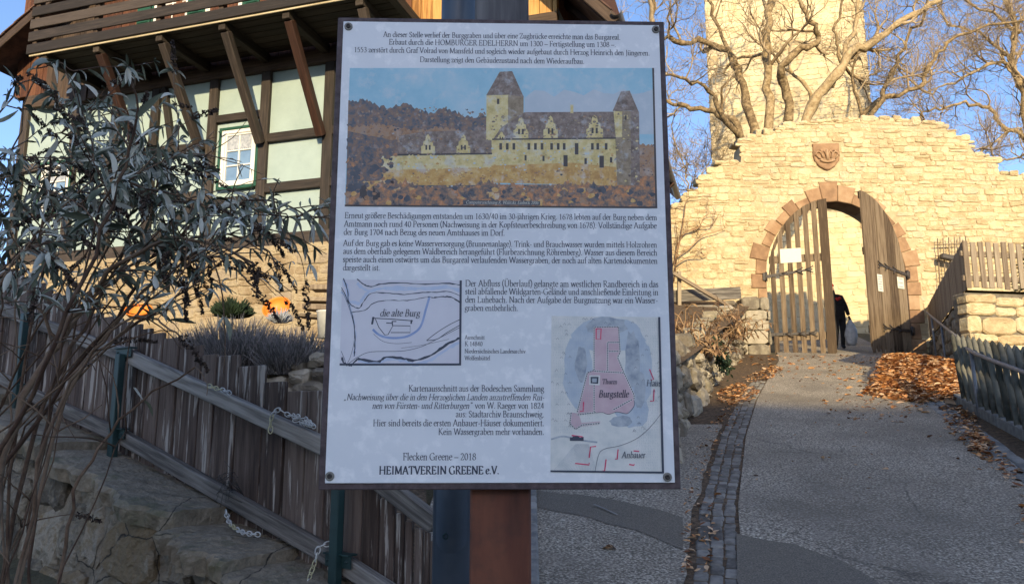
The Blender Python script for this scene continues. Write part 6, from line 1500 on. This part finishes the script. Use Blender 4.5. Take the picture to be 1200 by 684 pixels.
for pts in ([(790, 310), (797, 285), (802, 255), (806, 235), (818, 232)], [(792, 300), (800, 275), (818, 266), (832, 264), (843, 252)], [(794, 300), (808, 290), (824, 276), (840, 272), (852, 266)], [(792, 310), (806, 302), (822, 300), (830, 298)], [(802, 272), (818, 266), (826, 252), (840, 250)], [(790, 330), (793, 290), (792, 260)]):
    c = [V3(p) for p in cat([tuple(at(x + rng.uniform(-1, 1), y + rng.uniform(-1, 1), 19.85)) for x, y in pts], 4)]; mb.tube(c, [.022 * (1 - .7 * i / len(c)) for i in range(len(c))], 5)
    for k in range(5):
        i = rng.randint(1, len(c) - 1); grow(mb, c[i], V3((rng.gauss(0, 1), -.2, rng.gauss(.3, 1))).normalized(), .008, 1, .35, n=4, minr=.005)
mb.build('stems', MT['drystem'], vine)
# conifer at the right edge
cf = thing('conifer', 'dark green conifer tip behind the picket fence at the right edge', 'tree', (at(1222, 300, 14.6).x, 14.6, zR)); mb = MB(); c = V3((at(1222, 300, 14.6).x, 14.6, zR)); hc = 2.0
mt_ = MB(); mt_.tube([c, c + Z * hc], [.05, .008], 6); mt_.build('trunk', MT['bark'], cf)
for i in range(150):
    z = hc * (1 - (i / 150) ** .8 * .9); Lb = .08 + .72 * (1 - z / hc); a = i * 2.4; d = V3((math.cos(a), math.sin(a), -.05)); q = c + Z * z
    for s_ in range(int(Lb / .02)):
        p = q + d * s_ * .02 - Z * .10 * (s_ * .02) ** 2; 
        for sg in (-1, 1): blade(mb, p, d * .6 + V3((-d.y, d.x, 0)) * sg + Z * rng.uniform(-.2, .3), .07 + .05 * (1 - s_ * .02 / max(Lb, .1)), .010, .2, n=2)
mb.build('crown', MT['conifer'], cf)

# ------------------------------------------------------------------ fallen leaves (uncountable)
def leaf_flat(mb, p, s_, lift):
    a = rng.random() * 6.28; d = V3((math.cos(a), math.sin(a), rng.uniform(-.25, .45))).normalized(); sd = d.cross(Z).normalized(); sd = (sd + Z * rng.uniform(-.5, .5)).normalized(); r = rng.random(); p = V3(p) + Z * lift; cu = rng.uniform(.0, .35) * s_
    v = [mb.vert(p - d * s_, r), mb.vert(p - d * s_ * .2 + sd * s_ * .55 + Z * cu, r), mb.vert(p + d * s_ * .5 + sd * s_ * .35 + Z * cu, r), mb.vert(p + d * s_, r), mb.vert(p + d * s_ * .5 - sd * s_ * .35 + Z * cu, r), mb.vert(p - d * s_ * .2 - sd * s_ * .55 + Z * cu, r), mb.vert(p, r)]
    for k in range(6): mb.face([v[k], v[(k + 1) % 6], v[6]])
mb = MB()
pile_px = [(1010, 464), (1040, 437), (1062, 420), (1100, 423), (1124, 452), (1134, 480), (1112, 474), (1080, 476), (1040, 471)]
pw_l = [gp(*p) for p in pile_px]; pcx = sum(p.x for p in pw_l) / 9; pcy = sum(p.y for p in pw_l) / 9; poly2 = [(p.x, p.y) for p in pw_l]
def pile_h(x, y):
    c = gp(1085, 448); u = ((x - c.x) / 1.3, (y - c.y) / 3.2); return .42 * math.exp(-(u[0] ** 2 + u[1] ** 2) * 1.2)
xs_, ys_ = [p[0] for p in poly2], [p[1] for p in poly2]; n_ = 0; dense = [(pcx + (x - pcx) * 1.0, pcy + (y - pcy) * 1.0) for x, y in poly2]
# core of the heap
ids = []; N1 = 30
for j in range(N1 + 1):
    y = min(ys_) + (max(ys_) - min(ys_)) * j / N1; ids.append([mb.vert((x, y, gz(x, y) + (pile_h(x, y) - .02 if in_poly((x, y), dense) else -.1)), rng.random()) for x in [min(xs_) + (max(xs_) - min(xs_)) * i / N1 for i in range(N1 + 1)]])
for j in range(N1):
    for i in range(N1): mb.face([ids[j][i], ids[j][i + 1], ids[j + 1][i + 1], ids[j + 1][i]])
while n_ < 5200:
    x, y = rng.uniform(min(xs_) - .3, max(xs_) + .3), rng.uniform(min(ys_) - .5, max(ys_) + .5)
    inside_ = in_poly((x, y), poly2)
    if inside_ or rng.random() < .025: leaf_flat(mb, (x, y, gz(x, y) + (pile_h(x, y) if inside_ else .03)), rng.uniform(.02, .075), rng.uniform(.0, .05 if inside_ else .015)); n_ += 1
tag(mb.build('leaf_pile', MT['leaf']), kind='stuff')
mb = MB()
def scatter(px_pts, n, s0=.03, s1=.05, lift=.04):
    pl_ = [gp(*p) for p in px_pts]; q = [(p.x, p.y) for p in pl_]; k = 0; X0, X1, Y0, Y1 = min(a for a, b in q), max(a for a, b in q), min(b for a, b in q), max(b for a, b in q)
    while k < n:
        x, y = rng.uniform(X0, X1), rng.uniform(Y0, Y1)
        if in_poly((x, y), q): leaf_flat(mb, (x, y, gz(x, y)), rng.uniform(s0 * .55, s1 * .85), lift + rng.uniform(0, .02)); k += 1
for _ in range(3): scatter([(800 + 3 * _, 640), (803, 560), (830, 500), (858, 470), (868, 478), (846, 520), (820, 600)], 60, .008, .02, .03)
scatter([(842, 462), (868, 452), (890, 462), (884, 474), (860, 480), (840, 475)], 420, lift=.05); scatter([(870, 446), (908, 430), (920, 434), (905, 446), (880, 452)], 260, lift=.04)
scatter([(800, 600), (812, 530), (850, 480), (868, 482), (850, 530), (840, 600), (842, 684), (800, 684)], 130, .022, .04, .03)
scatter([(1100, 500), (1130, 490), (1155, 515), (1200, 560), (1200, 590), (1150, 545)], 220, .03, .055, .035); scatter([(1135, 510), (1165, 525), (1162, 540), (1140, 535)], 160, .035, .06, .05); scatter([(1100, 480), (1140, 480), (1150, 510), (1110, 500)], 200, .03, .055, .03)
scatter([(640, 590), (1200, 590), (1050, 470), (930, 430), (860, 480)], 70, .022, .045, .033); scatter([(960, 470), (1040, 470), (1090, 480), (1060, 500), (970, 495)], 110, .025, .045, .033); scatter([(800, 684), (840, 684), (840, 600), (806, 600)], 40, .02, .04, .03); scatter([(1190, 620), (1200, 600), (1220, 640), (1200, 650)], 16, .03, .05, .04)
tag(mb.build('fallen_leaves', MT['leaf']), kind='stuff')
mb = MB(); c = gp(709, 648); 
for k in range(3): leaf_flat(mb, c + V3((k * .02, 0, 0)), .035, .035)
tag(mb.build('dead_leaf', MT['drystem'], None, c), 'single curled brown leaf on the asphalt beside the wooden post', 'leaf')

# ------------------------------------------------------------------ person in the gateway
PY = 20.9; pc = at(986, 414, PY); zg_ = gz(pc.x, PY) + .03; sc_p = 1.0
person = thing('person', 'person in a black coat and red hat carrying a pale bag through the gateway', 'person', (pc.x, PY, zg_))
def skin_body(name, verts, edges, radii, m, parent, root=0, sub=2):
    base = wloc(parent); me = bpy.data.meshes.new(name); me.from_pydata([tuple(V3(v)) for v in verts], edges, []); o = bpy.data.objects.new(name, me); sc.collection.objects.link(o); o.parent = parent
    mod = o.modifiers.new('skin', 'SKIN'); mod.use_smooth_shade = True
    for i, r in enumerate(radii): me.skin_vertices[0].data[i].radius = (r, r) if not hasattr(r, '__len__') else r; me.skin_vertices[0].data[i].use_root = (i == root)
    s_ = o.modifiers.new('sub', 'SUBSURF'); s_.levels = sub; s_.render_levels = sub
    dg = bpy.context.evaluated_depsgraph_get(); me2 = bpy.data.meshes.new_from_object(o.evaluated_get(dg)); me2.name = name; o.modifiers.clear(); o.data = me2; me2.materials.clear(); me2.materials.append(m); return o
# leaning forwards to the left, right arm hanging with the bag
BV = [(0, 0, .92), (-.05, 0, 1.15), (-.10, -.02, 1.38), (-.13, -.02, 1.50), (-.17, -.03, 1.60), (-.18, -.03, 1.70),
      (.09, 0, .86), (.08, -.02, .48), (.07, .02, .08), (.05, -.12, .04), (-.09, 0, .86), (-.14, -.10, .48), (-.14, -.02, .08), (-.18, -.14, .04),
      (.09, -.02, 1.42), (.20, -.02, 1.16), (.25, -.06, .92), (-.30, -.02, 1.40), (-.36, -.10, 1.15), (-.34, -.25, .98)]
BE = [(0, 1), (1, 2), (2, 3), (3, 4), (4, 5), (0, 6), (6, 7), (7, 8), (8, 9), (0, 10), (10, 11), (11, 12), (12, 13), (2, 14), (14, 15), (15, 16), (2, 17), (17, 18), (18, 19)]
BR = [.16, .16, .17, .08, .09, .085, .11, .075, .055, .045, .11, .075, .055, .045, .085, .065, .05, .085, .065, .05]
skin_body('body', BV, BE, BR, MT['cloth'], person)
skin_body('face', [(-.165, -.05, 1.58), (-.19, -.07, 1.68), (-.21, -.075, 1.72)], [(0, 1), (1, 2)], [.07, .085, .07], MT['skin'], person)
skin_body('hat', [(-.175, -.02, 1.70), (-.18, -.02, 1.77), (-.185, -.02, 1.83)], [(0, 1), (1, 2)], [.105, .10, .05], MT['red'], person)
mb = MB(); b_ = V3((pc.x, PY, zg_)); mb.tube([b_ + V3((-.13, -.02, 1.42)), b_ + V3((-.05, -.13, 1.36)), b_ + V3((.03, -.10, 1.40))], .05, 8); mb.build('scarf', MT['red'], person)
for cx_, cz in ((.26, .86),):
    verts = [(.25, -.06, .92), (.26, -.07, .86)]; edges = [(0, 1)]; rad = [.036, .042]
    for k in range(4):
        i = len(verts); x_ = .235 + k * .017; verts += [(x_, -.085 - .004 * k, .80), (x_ + .004, -.075, .765)]; edges += [(1, i), (i, i + 1)]; rad += [.011, .009]
    i = len(verts); verts += [(.225, -.10, .84), (.225, -.105, .81)]; edges += [(1, i), (i, i + 1)]; rad += [.012, .010]
    skin_body('glove', verts, edges, rad, MT['cloth'], person, 1, 1)
bagb = b_ + V3((.27, -.07, .30)); mb = MB(); prof = [(.02, .56), (.05, .46), (.10, .36), (.15, .22), (.17, .06), (.14, -.12), (.10, -.2), (.0005, -.2)]; n = 18; rings = []
for rr, h in prof: rings.append([mb.vert(bagb + V3((math.cos(a * 2 * math.pi / n) * rr * (1 + .15 * math.sin(a * 2.1 + h * 9)), math.sin(a * 2 * math.pi / n) * rr * .7, h))) for a in range(n)])
for a, b in zip(rings, rings[1:]):
    for k in range(n): mb.face([a[k], a[(k + 1) % n], b[(k + 1) % n], b[k]], 0, True)
tag(mb.build('bag', MT['bag'], None, bagb), 'pale translucent plastic bag hanging from the hand of the person in the gateway', 'bag')
